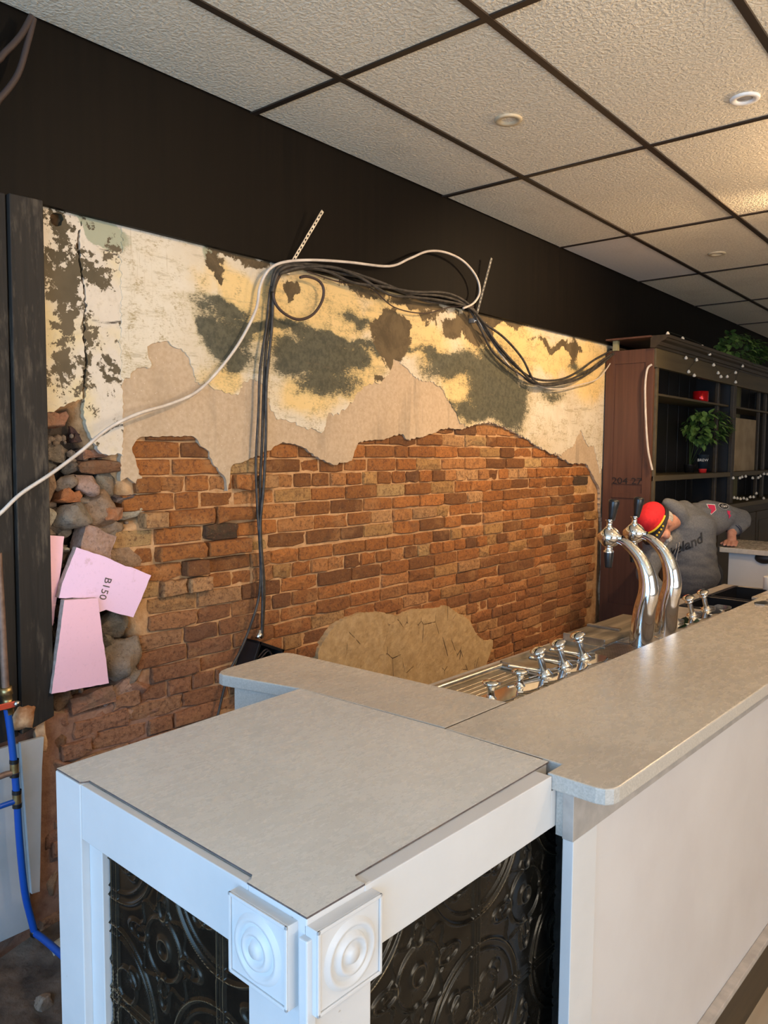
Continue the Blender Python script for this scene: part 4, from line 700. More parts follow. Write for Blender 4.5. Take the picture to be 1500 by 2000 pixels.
# =================================================================== BAR
def two(o, m2):                     # side faces get the second material
    o.data.materials.append(M[m2])
    for p in o.data.polygons:
        if abs(p.normal.z) < .5: p.material_index = 1
def rosette(r, org, ax_u, ax_n):    # block with turned rings; ax_u across the face, ax_n outward
    pass
eu = Root('bar_end_unit', 'square white bar end unit with grey laminate top and pressed tin panels', 'bar unit', (.32, .34, 0), True)
top = [(.0, .678), (.0, .590), (.006, .586), (.0145, .583), (.0145, .128), (.006, .120), (-.002, .118), (-.002, -.001), (.104, -.001), (.104, .014), (.110, .024), (.645, .034), (.6485, .26), (.650, .284), (.629, .719)]
o = eu.part('laminate_top', MB().prism(top[::-1], 1.0172, 1.020), 'lam'); o.data.materials.append(M['r_plum'])
for p in o.data.polygons:
    if abs(p.normal.z) < .5: p.material_index = 1
eu.part('substrate', MB().prism([(.016, .66), (.016, .03), (.64, .036), (.62, .70)][::-1], .985, 1.0172), 'white_edge')
eu.part('stile', MB().box(-.003, .09, .585, .677, 0, 1.0170), 'white', .002)
eu.part('stile', MB().box(.012, .03, .540, .585, 0, .925), 'white', .0015)
eu.part('rail', MB().box(-.001, .014, .118, .585, .918, 1.0165), 'white', .0015)
eu.part('rail', MB().box(.104, .597, -.001, .036, .918, 1.0165), 'white', .0015)
eu.part('rail_end', MB().box(.597, .640, -.001, .020, .918, .9885), 'white', .001)
eu.part('corner_post', MB().box(-.001, .118, .0, .118, 0, 1.0170), 'white', .002)
eu.part('corner_bead', MB().box(-.010, .006, -.010, .006, 0, .995), 'white', .002)
for side in (0, 1):
    # turned rosette block, 120 mm square
    def T(a, b, n_): return (-n_, .136 - a, b) if side == 0 else (-.001 + a * .99, -n_, b)
    W, H0, H1 = .120, .895, 1.008; prof = []
    mb = MB(); c0 = (W / 2, (H0 + H1) / 2); R_ = [(0, .026), (.010, .026), (.014, .020), (.018, .0195), (.021, .025), (.026, .0255), (.030, .018), (.034, .0175), (.038, .023), (.043, .0235), (.048, .018), (.0515, .0175)]
    nseg = 40; vs = []; fs = []
    for r_, h_ in R_:
        for k in range(nseg): t = 2 * math.pi * k / nseg; vs.append(T(c0[0] + r_ * math.cos(t), c0[1] + r_ * .97 * math.sin(t), h_))
    for i in range(len(R_) - 1):
        for k in range(nseg):
            f = (i * nseg + k, i * nseg + (k + 1) % nseg, (i + 1) * nseg + (k + 1) % nseg, (i + 1) * nseg + k); fs.append(f if side == 0 else f)
    rs = MB().add(vs, fs, True)
    bb = MB()
    def bx3(a0, a1, z0, z1, n0, n1):
        p, q = T(a0, z0, n0), T(a1, z1, n1); bb.box(min(p[0], q[0]), max(p[0], q[0]), min(p[1], q[1]), max(p[1], q[1]), z0, z1)
    bx3(0, W, H0, H1, -.004, .018); bx3(0, .005, H0, H1, .018, .021); bx3(W - .005, W, H0, H1, .018, .021); bx3(0, W, H1 - .005, H1, .018, .021); bx3(0, W, H0, H0 + .005, .018, .021)
    blk = eu.part('rosette_block', bb, 'white', .001); eu.part('rosette', rs, 'white', parent=blk)
# pressed tin panels as real relief
def tin_panel(fn, a0, a1, z0, z1, step=.002):
    nu = int(abs(a1 - a0) / step); nz_ = int((z1 - z0) / step); A, Z = np.meshgrid(np.linspace(a0, a1, nu), np.linspace(z0, z1, nz_), indexing='ij'); A = A.ravel(); Z = Z.ravel()
    T_ = .305; pa = ((A - a0 + .02) % T_) - T_ / 2; pz = ((z1 - Z + .03) % T_) - T_ / 2; h = np.zeros(len(A)); rid = np.zeros(len(A))
    def ridge(d, w=.0035, s=1.0):
        nonlocal h, rid
        b = np.exp(-(d / w) ** 2) * s; h = np.maximum(h, b); rid = np.maximum(rid, np.exp(-(d / (w * .55)) ** 2) * s)
    ax_, az_ = np.abs(pa), np.abs(pz); E_ = T_ / 2
    for q in (ax_, az_): ridge(np.where(np.maximum(ax_, az_) > 0, E_ - q - .008, 1), .003, .9); ridge(E_ - q - .0005, .003, .7)
    ridge(np.hypot(ax_ - E_, az_ - E_) - .012, .003); rr = np.hypot(pa, pz); th = np.arctan2(pz, pa)
    ridge(np.hypot(ax_ - E_, az_ - E_) - .128, .0026); ridge(np.hypot(ax_ - E_, az_ - E_) - .112, .002, .8); ridge(rr - .050, .0024, .9); ridge(rr - .016, .005, .8)
    for px_, pz2, rx_, a_ in ((.075, .0, .034, 0), (.0, .075, .034, 1)):
        ex = np.abs(ax_ - px_), np.abs(az_ - pz2); q = np.hypot((ax_ - px_) / (1.0 if a_ == 0 else .5), (az_ - pz2) / (.5 if a_ == 0 else 1.0)); ridge(q - rx_ * .8, .005, .8); ridge(q, .010, .5)
    ridge(np.hypot(ax_ - E_ * .77, az_ - E_ * .77) - .030, .003, .9); ridge(np.hypot((ax_ - .095) * 1.0 + (az_ - .095) * .6, (az_ - .095) - (ax_ - .095) * .5) - .018, .0032, .7)
    ridge(rr - .072 - .010 * np.cos(8 * th), .0024, .75)
    inner = np.clip((np.hypot(ax_ - E_, az_ - E_) - .128) / .01, 0, 1); h = h + .25 * inner + .12 * (np.sin(A * 900) * np.sin(Z * 900)) * (rr > .122) * (np.hypot(ax_ - E_, az_ - E_) < .06)
    V_ = [fn(a, z, hh_ * .0050) for a, z, hh_ in zip(A, Z, h)]
    I_ = np.arange(len(A)).reshape(nu, nz_); F_ = np.stack([I_[:-1, :-1], I_[1:, :-1], I_[1:, 1:], I_[:-1, 1:]], -1).reshape(-1, 4)
    mb = MB().add(V_, F_.tolist(), True); me = mb.mesh('tin_panel', 'tin', eu.base); at = me.attributes.new('ridge', 'FLOAT', 'POINT'); at.data.foreach_set('value', rid.astype(np.float32)); return me
eu.part('tin_panel', tin_panel(lambda a, z, h: (.026 - h, a, z), .541, .117, .45, .922), None)
eu.part('tin_panel', tin_panel(lambda a, z, h: (a, .026 - h, z), .117, .664, .40, .925), None)
eu.part('lower_panel', MB().box(.027, .035, .117, .541, 0, .45), 'tin'); eu.part('lower_panel', MB().box(.117, .664, .027, .035, 0, .40), 'tin')
eu.part('back_panel', MB().box(.09, .60, .66, .675, 0, .985), 'white')

nh = MB()
for v_, z_ in ((.56, .99), (.50, .985), (.44, .96), (.33, .985), (.27, .955), (.21, .94), (.62, .99), (.64, .975)): nh.lathe([(0, -.0006), (.0016, -.0004), (.0018, .0)], (-.003 if v_ > .585 else -.001, v_, z_), (-1, 0, 0), 8)
for u_, z_ in ((.20, .985), (.35, .96), (.48, .98)): nh.lathe([(0, -.0006), (.0016, -.0004), (.0018, .0)], (u_, -.001, z_), (0, -1, 0), 8)
o = eu.part('nail_holes', nh, 'r_slate'); o['kind'] = 'stuff'

# bar counter: main run
bc = Root('bar_counter', 'long bar counter with greige laminate slab and white front panel', 'counter', (2.6, .1, 0), True)
sl = [(.598, -.086), (.603, -.102), (.616, -.112), (.632, -.115), (5.0, -.115), (5.0, .287), (.6515, .287), (.6505, .010), (.598, .010)]
o = bc.part('slab', MB().prism(sl, .990, 1.020), 'slab', .003); two(o, 'slab_edge')
o = bc.part('apron', MB().box(.606, 4.45, -.041, -.019, .902, .990), 'apron', .001); o = bc.part('apron_end', MB().box(.612, .627, -.019, -.002, .902, .990), 'slab_edge', .001)
bc.part('screw', MB().lathe([(0, -.004), (.005, -.003), (.005, .001)], (.668, -.041, .968), (0, 1, 0), 10), 'black')
bc.part('post', MB().box(.608, .700, -.041, -.019, 0, .902), 'white', .0015)
bc.part('front_panel', MB().box(.7025, 4.45, -.034, -.02, 0, .902), 'white_panel', .001)
bc.part('seam_strip', MB().box(2.0, 2.004, -.0355, -.033, .17, .902), 'white_edge')
bc.part('kick_ledge', MB().box(.72, 4.45, -.060, -.034, .150, .168), 'apron', .002); bc.part('kick_board', MB().box(.72, 4.45, -.056, -.040, 0, .150), 'cab_dark')
bc.part('inner_panel', MB().box(.70, 4.43, .24, .262, 0, .99), 'white_edge')
bc.part('seam_joint', MB().box(.6535, .892, .2868, .2888, .985, 1.0195), 'black'); bc.part('seam_joint', MB().box(.6482, .6512, .05, .287, .985, 1.0190), 'black')
# cross slab at the left end of the run
cs = Root('cross_slab', 'short greige slab crossing behind the square end unit', 'counter', (.72, .65, 0), True)
xs = [(.6555, .2885), (.892, .2885), (.872, .60), (.846, .985), (.838, 1.008), (.815, 1.021), (.62, 1.000), (.592, .990), (.576, .975), (.572, .955), (.6305, .719)]
o = cs.part('slab', MB().prism(xs, .990, 1.020), 'slab', .003); two(o, 'slab_edge')
o = cs.part('side_apron', MB().prism([(.588, .925), (.640, .72), (.658, .72), (.610, .93)], .80, .990), 'slab_edge'); cs.part('support_panel', MB().prism([(.625, .92), (.665, .72), (.69, .72), (.66, .93)], 0, .80), 'white_edge')
cs.part('back_support', MB().prism([(.61, .93), (.82, .95), (.82, .97), (.61, .95)], .0, .990), 'apron')

# inner steel work deck
DZ = .930
dk = Root('work_deck', 'low steel work deck behind the bar counter', 'work counter', (2.2, .5, 0), True)
dk.part('deck_top', MB().box(.90, 2.80, .265, .70, DZ - .03, DZ).box(2.80, 3.56, .62, .70, DZ - .03, DZ).box(2.80, 3.56, .262, .33, DZ - .03, DZ).box(3.50, 3.56, .33, .62, DZ - .03, DZ).box(3.10, 3.14, .33, .62, DZ - .03, DZ), 'apron', .002)
for a_, b_ in ((2.80, 3.10), (3.14, 3.50)):
    mb = MB().box(a_, a_ + .006, .33, .62, DZ - .20, DZ + .004).box(b_ - .006, b_, .33, .62, DZ - .20, DZ + .004).box(a_, b_, .33, .336, DZ - .20, DZ + .004).box(a_, b_, .614, .62, DZ - .20, DZ + .004).box(a_, b_, .33, .62, DZ - .206, DZ - .20)
    mb.box(a_ - .012, b_ + .012, .612, .632, DZ, DZ + .006).box(a_ - .012, a_ + .004, .32, .62, DZ, DZ + .006)
    bs = dk.part('basin', mb, 'black', .001, label='black sink basin')
    for q in (.08, .2): dk.part('stud', MB().ball((a_ + q, .612, DZ - .035), .006, 8), 'chrome', parent=bs)
dk.part('leg_panel', MB().box(.95, 3.54, .67, .69, 0, DZ - .03), 'cab_dark'); dk.part('leg_panel', MB().box(3.52, 3.54, .30, .67, 0, DZ - .03), 'cab_dark')
one('sink_cover', MB().box(3.16, 3.52, .325, .44, DZ + .006, DZ + .018), 'slab', 'greige cover board lying over the far sink basin', 'board', bar=True, bevel=.001)
# drainboard with ridges
dr = Root('drainboard', 'ridged steel drainboard with rounded rim beside the knobs', 'drainboard', (1.13, .48, DZ), True)
dr.part('tray', MB().box(.90, 1.385, .30, .635, DZ, DZ + .004), 'steel', .001)
for i in range(13): dr.part('ridge', MB().tube([(.93, .33 + i * .022, DZ + .004), (1.35, .33 + i * .022, DZ + .004)], .0035, 6), 'steel')
dr.part('rim', MB().tube([(.88, .636, DZ + .010), (1.39, .636, DZ + .010)], .011, 12).tube([(1.388, .636, DZ + .010), (1.388, .46, DZ + .010)], .008, 10), 'chrome_dull')
for i, (u0, u1) in enumerate(((1.42, 1.60), (1.63, 1.82))):
    t = Root('steel_tray', ('shallow stained steel tray nearer the drainboard', 'shallow stained steel tray nearer the worn board')[i], 'tray', ((u0 + u1) / 2, .58, DZ), True)
    t.part('tray', MB().box(u0, u1, .50, .66, DZ, DZ + .003).box(u0, u1, .652, .66, DZ, DZ + .016).box(u0, u0 + .008, .50, .66, DZ, DZ + .016).box(u1 - .008, u1, .50, .66, DZ, DZ + .016), 'steel', .001)
wb = Root('worn_board', 'scuffed brown board with aluminium edge lying on the deck', 'board', (2.1, .60, DZ), True)
wb.part('board', MB().box(1.88, 2.36, .53, .69, DZ, DZ + .022), 'wornwood', .002); wb.part('metal_edge', MB().box(1.872, 1.880, .53, .69, DZ, DZ + .026).box(1.88, 2.36, .522, .53, DZ, DZ + .010), 'chrome_dull', .001)
wb.part('strip', MB().box(2.05, 2.07, .56, .69, DZ + .022, DZ + .030), 'chrome_dull', .001)
gr = Root('drip_grille', 'slotted steel drip grille left of the near beer tap', 'drip tray', (1.81, .46, DZ), True)
gr.part('frame', MB().box(1.69, 1.94, .385, .392, DZ, DZ + .014).box(1.69, 1.94, .515, .522, DZ, DZ + .014).box(1.69, 1.697, .39, .515, DZ, DZ + .014).box(1.933, 1.94, .39, .515, DZ, DZ + .014), 'chrome_dull')
for i in range(19): gr.part('slat', MB().box(1.702 + i * .0122, 1.708 + i * .0122, .392, .515, DZ + .006, DZ + .011), 'chrome_dull')

# scalloped chrome rail and knob valves
def rail(u0, u1, n, lab):
    r = Root('valve_rail', lab, 'fitting', ((u0 + u1) / 2, .41, DZ), True)
    pts = []; m_ = 14 * n
    for i in range(m_ + 1):
        t = i / m_; pts.append((u0 + (u1 - u0) * t, .436 - .022 * abs(math.sin(math.pi * n * t)) ** .6))
    poly = pts + [(u1, .490), (u0, .490)]
    r.part('plate', MB().prism(poly, DZ, DZ + .020), 'chrome', .003)
    return r
rail(1.045, 1.70, 5, 'scalloped chrome valve rail left of the beer taps'); rail(2.24, 2.86, 5, 'scalloped chrome valve rail right of the beer taps')
def valve(u, v, tall, lever, lab):
    r = Root('knob_valve', lab, 'tap', (u, v + .028, DZ + .020), True, 'chrome knob valves on the work deck'); v += .028; z = DZ + .020
    if not tall:
        r.part('stem', MB().lathe([(.016, 0), (.011, .006), (.009, .016), (.011, .030), (.017, .036)], (u, v, z), (0, 0, 1), 18), 'chrome')
        r.part('cap', MB().lathe([(.012, .034), (.0235, .037), (.0245, .041), (.022, .045), (.010, .0475), (0, .048)], (u, v, z), (0, 0, 1), 22), 'chrome')
    else:
        ax_ = Vector((-.40, .10, 1)).normalized(); b = Vector((u, v, z))
        r.part('foot', MB().lathe([(.024, 0), (.023, .006), (.015, .012), (.011, .018)], b, (0, 0, 1), 18).tube([(u, v, z + .006), (u + .045, v - .012, z + .005)], [.014, .007], 10), 'chrome')
        r.part('stem', MB().lathe([(.010, .012), (.010, .052), (.0085, .054), (.0085, .068)], b, ax_, 16), 'chrome_dull')
        r.part('collar', MB().lathe([(.009, .062), (.0165, .064), (.0165, .069), (.011, .071)], b, ax_, 20), 'chrome')
        r.part('cap', MB().lathe([(.010, .070), (.0125, .077), (.022, .079), (.0245, .083), (.022, .087), (.009, .090), (0, .0905)], b, ax_, 22), 'chrome')
    if lever:
        e = Vector((u - .085, v + .070, z + .030)); s0 = Vector((u - .005, v + .008, z + .010))
        r.part('lever', MB().tube([s0, s0.lerp(e, .4), e], [.0085, .007, .0065], 10).ball(e, .0068, 8), 'chrome_dull')
valve(1.075, .43, False, False, 'short chrome knob at the left end of the near rail')
valve(1.225, .435, False, False, 'short chrome knob second from the left on near rail')
valve(1.370, .440, True, True, 'tall chrome knob with lever, first right of the short knobs')
valve(1.495, .445, True, True, 'tall chrome knob with lever, middle of the near rail')
valve(1.625, .450, True, True, 'tall chrome knob with lever, nearest left of the beer taps')
valve(2.34, .44, True, True, 'tall chrome knob half hidden behind the far beer tap')
valve(2.53, .445, True, False, 'tall chrome knob right of taps, second from the sink')
valve(2.70, .450, True, False, 'tall chrome knob right of taps, nearest the black sink')

# beer taps
def tap(u0, dv, lab):
    C_ = TAP; r = Root('beer_tap', lab, 'beer tap', (u0, C_[0][0] + dv, DZ), True)
    pts = [(u0, a + dv, z - .004 if i else DZ) for i, (a, z) in enumerate(C_)]; P_ = smooth_path(pts, 5); n = len(P_) - 1
    def rad(t):
        K = [(0, .0415), (.15, .039), (.35, .034), (.5, .029), (.65, .022), (.8, .0165), (.92, .0125), (1, .011)]
        for (a, ra), (b, rb_) in zip(K[:-1], K[1:]):
            if a <= t <= b: return ra + (rb_ - ra) * (t - a) / (b - a)
    r.part('column', MB().tube(P_, [rad(i / n) for i in range(n + 1)], 28), 'chrome')
    r.part('base_ring', MB().lathe([(.044, 0), (.044, .005), (.041, .008)], (u0, C_[0][0] + dv, DZ), (0, 0, 1), 28), 'chrome')
    v = .566 + dv; z = 1.305; b = r.part('valve_body', MB().lathe([(.010, -.050), (.013, -.038), (.022, -.030), (.034, -.014), (.0365, 0), (.034, .014), (.020, .030), (.012, .040)], (u0, v, z), (0, 1, 0), 28), 'chrome')
    r.part('screw_boss', MB().lathe([(.0375, -.012), (.030, .014), (.016, .020), (.016, .027), (.012, .029), (0, .029)][::1], (u0, v, z), (-1, -.15, 0), 22), 'chrome', parent=b)
    r.part('screw_slot', MB().box(u0 - .0305, u0 - .0285, v - .008, v + .008, z - .0015, z + .0015), 'blackmatte', parent=b)
    r.part('neck', MB().lathe([(.013, .028), (.016, .036), (.010, .040), (.010, .058), (.015, .060), (.015, .064)], (u0, v, z), (0, 0, 1), 18), 'chrome')
    r.part('handle', MB().lathe([(.009, .060), (.0115, .064), (.0135, .078), (.0175, .108), (.0195, .126), (.0185, .133), (.012, .137), (0, .138)], (u0, v, z), (.03, -.10, 1), 22), 'black', label='black tap handle')
    r.part('nozzle', MB().lathe([(.016, .028), (.0135, .036), (.0135, .046), (.018, .048), (.018, .053)], (u0, v, z), (0, 0, -1), 18), 'chrome')
    r.part('spout', MB().lathe([(.0175, .052), (.0175, .066), (.0135, .104), (.0125, .108), (0, .108)], (u0, v, z), (0, 0, -1), 20), 'black', label='black spout tip')
tap(1.96, 0, 'nearer curved chrome beer tap with black handle'); tap(2.165, 0, 'farther curved chrome beer tap with black handle')
# small things on the counter
bo = Root('bottle_opener', 'small steel opener lying on the counter at right edge', 'opener', (2.60, .235, 1.02), True)
bo.part('plate', MB().prism([(2.57, .215), (2.60, .205), (2.66, .212), (2.66, .245), (2.60, .262), (2.57, .25)], 1.0205, 1.025), 'chrome_dull', .001)
bo.part('hook', MB().tube(smooth_path([(2.62, .215, 1.026), (2.64, .208, 1.034), (2.665, .215, 1.034), (2.67, .235, 1.027)]), .004, 8), 'chrome')
tr = Root('paper_roll', 'white paper roll standing at the end of the work deck', 'paper roll', (3.50, .475, DZ), True)
tr.part('roll', MB().lathe([(0, .0), (.030, 0), (.032, .004), (.032, .064), (.030, .068), (.012, .068), (.012, .03), (0, .03)], (3.525, .465, DZ), (0, 0, 1), 24), 'offwhite')
# far return counter of the bar
rc = Root('return_counter', 'far white return counter with greige slab under the hand', 'counter', (4.7, .5, 0), True)
o = rc.part('slab', MB().prism([(4.445, .2885), (5.0, .2885), (5.0, 1.10), (4.47, 1.045), (4.447, 1.03)], .988, 1.020), 'slab', .003)
rc.part('cabinet_body', MB().box(4.485, 4.96, .2885, .985, 0, .988), 'white', .002)
vb_ = MB()
N = 20
vs = []; fs = []
for i in range(9):
    ph = math.pi / 2 * i / 8
    for k in range(N + 1):
        t = math.pi * k / N; vs.append((4.485 - .028 * math.sin(t) * math.cos(ph), .775 - .052 * math.cos(t) * math.cos(ph) ** .5 if True else 0, .975 - .038 * math.sin(ph) * (1 if True else 0)))
rc.part('cup_pull', MB().ball((4.485, .775, .968), .055, 20, (.5, 1, .62)), 'cab_black', label='dark oval cup pull')

# ceiling fittings
for i, ((x, y_, z), mt, gl, lab, rr) in enumerate(zip(LAMPS, ('beige', 'whitetrim', 'beige'), ('beige', 'lampglass', 'beige'), ('round beige recessed ceiling lamp in the tile above the tap wall', 'round white recessed ceiling lamp with silver lens', 'far small beige recessed ceiling lamp above the cabinet'), (.052, .050, .052))):
    r = Root('recessed_lamp', lab, 'ceiling light', (x, y_, ZC)); r.part('trim', MB().lathe([(rr, 0), (rr, -.005), (rr * .93, -.009), (rr * .62, -.007), (rr * .52, .0), (rr * .45, .006)], (x, y_, ZC + .001), (0, 0, 1), 32), mt)
    r.part('lens', MB().lathe([(0, -.003), (rr * .5, -.001)] if i == 1 else [(0, .003), (rr * .5, .002)], (x, y_, ZC - .001), (0, 0, 1), 28), gl)
# lit pendant and spots just outside the frame
def pendant(x, y_, z, p, lab):
    r = Root('pendant_lamp', lab, 'ceiling light', (x, y_, ZC)); r.part('cord', MB().tube([(x, y_, ZC - .006), (x, y_, z + .06)], .004, 8), 'black'); r.part('cap', MB().lathe([(.0, .075), (.02, .07), (.024, .045)], (x, y_, z), (0, 0, 1), 16), 'brass'); r.part('globe', MB().ball((x, y_, z), .05, 18), 'glow')
    l = bpy.data.lights.new('pendant_light', 'POINT'); l.energy = p; l.color = (1, .66, .36); l.shadow_soft_size = .055; lo = bpy.data.objects.new('pendant_light', l); COL.objects.link(lo); lo.location = (x, y_, z)
pendant(3.75, .25, 2.58, 230, 'warm glass globe pendant over the bar counter out of frame')
pendant(2.2, -.75, 2.45, 170, 'added unseen globe pendant on the customer side, brightening the counter tops')  # unseen lamp added to brighten the counter tops
def downlight(x, y_, aim, p, size, lab):
    r = Root('downlight', lab, 'ceiling light', (x, y_, ZC)); r.part('trim', MB().lathe([(.055, 0), (.055, -.006), (.04, -.008), (.034, .0)], (x, y_, ZC), (0, 0, 1), 28), 'whitetrim'); r.part('lens', MB().lathe([(0, -.002), (.034, -.002)], (x, y_, ZC), (0, 0, 1), 24), 'glow')
    spot('downlight_beam', (x, y_, ZC - .02), aim, p, size)

# =================================================================== BACK BAR CABINET
cb = Root('back_bar_cabinet', 'tall old dark back bar cabinet with crown moulding and open shelves', 'cabinet', (7.0, 2.15, 0))
sp = cb.part('side_panel', MB().box(5.205, 5.23, 2.005, 2.335, 0, 2.305), 'cab_red', .001, label='red-brown framed side panel')
for q in ((5.198, 5.205, 2.005, 2.060, 0, 2.305), (5.198, 5.205, 2.275, 2.338, 0, 2.305)): cb.part('stile', MB().box(*q), 'cab_red', .0012, parent=sp)
for z0, z1 in ((2.215, 2.305), (1.395, 1.42), (1.30, 1.335), (.45, .56)): cb.part('rail', MB().box(5.199, 5.205, 2.060, 2.275, z0, z1), 'cab_red', .0012, parent=sp)
me = text_mesh('204 27', .062, 'cab_black', .0003); t = cb.part('stencil', me, None, parent=sp); s0, s1 = STENCIL; t['kind'] = 'stuff'; t.location = Vector((5.1965, (s0[1] + s1[1]) / 2, (s0[2] + s1[2]) / 2)) - Vector(cb.base); t.rotation_euler = (math.radians(90), 0, math.radians(-90))
t.scale = (1.25, 1, 1)
cb.part('back_liner', MB().box(5.23, 9.2, 2.325, 2.335, 0, 2.33), 'cab_black')
for i in range(16):
    x0 = 5.245 + i * .120
    if x0 + .116 > 6.95: break
    cb.part('back_board', MB().box(x0, x0 + .116, 2.312 - (i % 2) * .003, 2.325, 1.19, 2.28), 'cab_back' if i < 7 else 'cab_black', .002)
for i in range(14):
    x0 = 7.05 + i * .14; cb.part('back_board', MB().box(x0, x0 + .135, 2.312 - (i % 2) * .003, 2.325, 1.19, 2.28), 'cab_back' if i < 9 else 'cab_black', .002)
for x0, x1, mt in ((5.23, 5.262, 'cab_olive'), (6.955, 7.03, 'cab_dark'), (8.78, 8.85, 'cab_dark')): cb.part('upright', MB().box(x0, x1, 1.99, 2.02, 1.19, 2.19), mt, .002)
for x0 in (6.955, 8.78): cb.part('divider', MB().box(x0 + .02, x0 + .045, 2.02, 2.312, 1.19, 2.25), 'cab_black')
for x0, x1 in ((6.74, 6.78), (8.2, 8.24), (7.98, 8.0)): cb.part('inner_post', MB().box(x0, x1, 2.05, 2.08, 1.19, 2.19), 'cab_dark', .004)
cb.part('frieze', MB().box(5.206, 9.2, 1.992, 2.02, 2.178, 2.305), 'cab_olive', .002)
cb.part('frieze_bead', MB().box(5.206, 9.2, 1.984, 1.994, 2.178, 2.190), 'cab_olive', .002)
cr = [(2.02, 2.305), (1.985, 2.305), (1.975, 2.318), (1.962, 2.320), (1.950, 2.340), (1.925, 2.350), (1.915, 2.362), (1.905, 2.364), (1.900, 2.382), (2.02, 2.384)]
cb.part('crown_moulding', MB().prism(cr, 5.17, 7.02, 'x'), 'cab_dark'); cb.part('crown_moulding', MB().prism([(a + .01, b) for a, b in cr], 7.03, 9.2, 'x'), 'cab_dark')
cb.part('top_board', MB().box(5.15, 5.9, 2.01, 2.338, 2.372, 2.384), 'cab_red', .001); cb.part('block', MB().box(5.19, 5.22, 2.255, 2.29, 2.306, 2.372), 'cab_back')
for x0, x1 in ((5.23, 6.955), (7.03, 8.78)):
    cb.part('shelf', MB().box(x0, x1, 2.03, 2.312, 2.002, 2.018), 'cab_olive', .002); cb.part('shelf', MB().box(x0, x1, 1.995, 2.312, 1.418, 1.456), 'cab_olive', .003)
cb.part('ledge', MB().box(5.21, 9.2, 1.955, 2.325, 1.15, 1.19), 'cab_olive', .004); cb.part('base', MB().box(5.21, 9.2, 2.0, 2.325, 0, 1.15), 'cab_dark')
for i in range(6):
    x0 = 5.30 + i * .62; d_ = cb.part('door', MB().box(x0, x0 + .58, 1.982, 1.999, .12, 1.08), 'cab_dark', .003); cb.part('door_field', MB().box(x0 + .07, x0 + .51, 1.976, 1.982, .20, 1.0), 'cab_dark', .004, parent=d_)
one('shelf_cable', MB().tube(smooth_path(BCABLE, 6), .0075, 8), 'cable_white', 'off-white cable end hanging on the cabinet side panel', 'cable')
one('tan_board', MB().box(7.27, 7.90, 2.055, 2.07, 1.457, 1.925), 'tan', 'tan cardboard sheet standing in the second cabinet bay', 'cardboard', bevel=.002)
# cups
cp = Root('paper_cup', 'dark takeaway cup with white lettering and red base', 'cup', (6.44, 2.06, 1.457)); x, y_, z = cp.base
cp.part('cup', MB().lathe([(0, .03), (.031, .03), (.043, .138), (.0445, .140), (.0445, .144), (.041, .144)], (x, y_, z), (0, 0, 1), 28), 'cup_navy'); cp.part('red_band', MB().lathe([(0, 0), (.028, 0), (.0315, .032)], (x, y_, z), (0, 0, 1), 28), 'cup_red')
me = text_mesh('BREW', .030, 'offwhite', .0003); t = cp.part('lettering', me, None); dcam = Vector((-x, -y_, 0)).normalized(); t.location = dcam * .0425 + Vector((0, 0, .10)); t.rotation_euler = (math.radians(90), 0, math.atan2(dcam.y, dcam.x) + math.pi / 2)
one('red_tin', MB().lathe([(0, 0), (.058, 0), (.060, .003), (.060, .080), (.057, .082), (.050, .078), (0, .078)], (6.42, 2.09, 2.019), (0, 0, 1), 36), 'redmetal', 'glossy red round tin on the upper cabinet shelf', 'tin')
# trailing ivy
lf = []
for s_ in (.050, .062):
    v_ = [(0, 0, 0), (.32, .25, .03), (.30, .6, .0), (0, 1.0, -.10), (-.30, .6, .0), (-.32, .25, .03), (0, .5, -.06)]
    for mt in ('leaf', 'leaf2'):
        lf.append(MB().add([(a * s_, b * s_, c_ * s_) for a, b, c_ in v_], [(0, 1, 6), (1, 2, 6), (2, 3, 6), (3, 4, 6), (4, 5, 6), (5, 0, 6)]).mesh('leaf', mt))
def ivy(nm, lab, c0, rx, ry, rz, n, pot, seed, pale):
    r_ = random.Random(seed); r = Root(nm, lab, 'plant', pot)
    r.part('pot', MB().lathe([(0, 0), (.035, 0), (.045, .06), (.047, .065), (.04, .065), (.038, .055), (0, .055)], pot, (0, 0, 1), 16), 'black')
    st = MB()
    for i in range(n):
        d = Vector((r_.gauss(0, 1), r_.gauss(0, 1), r_.gauss(.1, 1))).normalized(); k = r_.uniform(.55, 1.0) ** .6; p = Vector(c0) + Vector((d.x * rx * k, d.y * ry * k, d.z * rz * k))
        if p.y > 2.29: p.y = 2.29 - r_.uniform(0, .05)
        if i % 60 == 0: st.tube(smooth_path([Vector(pot) + Vector((0, 0, .05)), (Vector(pot) + p) / 2 + Vector((0, 0, .05)), p], 4), .002, 5)
        o = r.part('leaf', lf[(0 if r_.random() < .5 else 2) + (1 if r_.random() < pale else 0)], None); o.location = p - Vector(r.base)
        o.rotation_euler = (Vector((d.x, d.y - .4, -.5 + r_.gauss(0, .4)))).to_track_quat('Y', 'Z').to_euler(); s__ = r_.uniform(.8, 1.25); o.scale = (s__,) * 3
    r.part('stem', st, 'leaf')
ivy('ivy_plant', 'bushy green ivy on the cabinet shelf under the red tin', (6.60, 2.08, 1.825), .27, .17, .145, 296, (6.43, 2.16, 1.457), 3, .7)
ivy('ivy_plant', 'dark green ivy trailing over the top of cabinet crown', (7.05, 1.96, 2.49), .54, .13, .12, 296, (7.0, 2.1, 2.385), 4, .30)
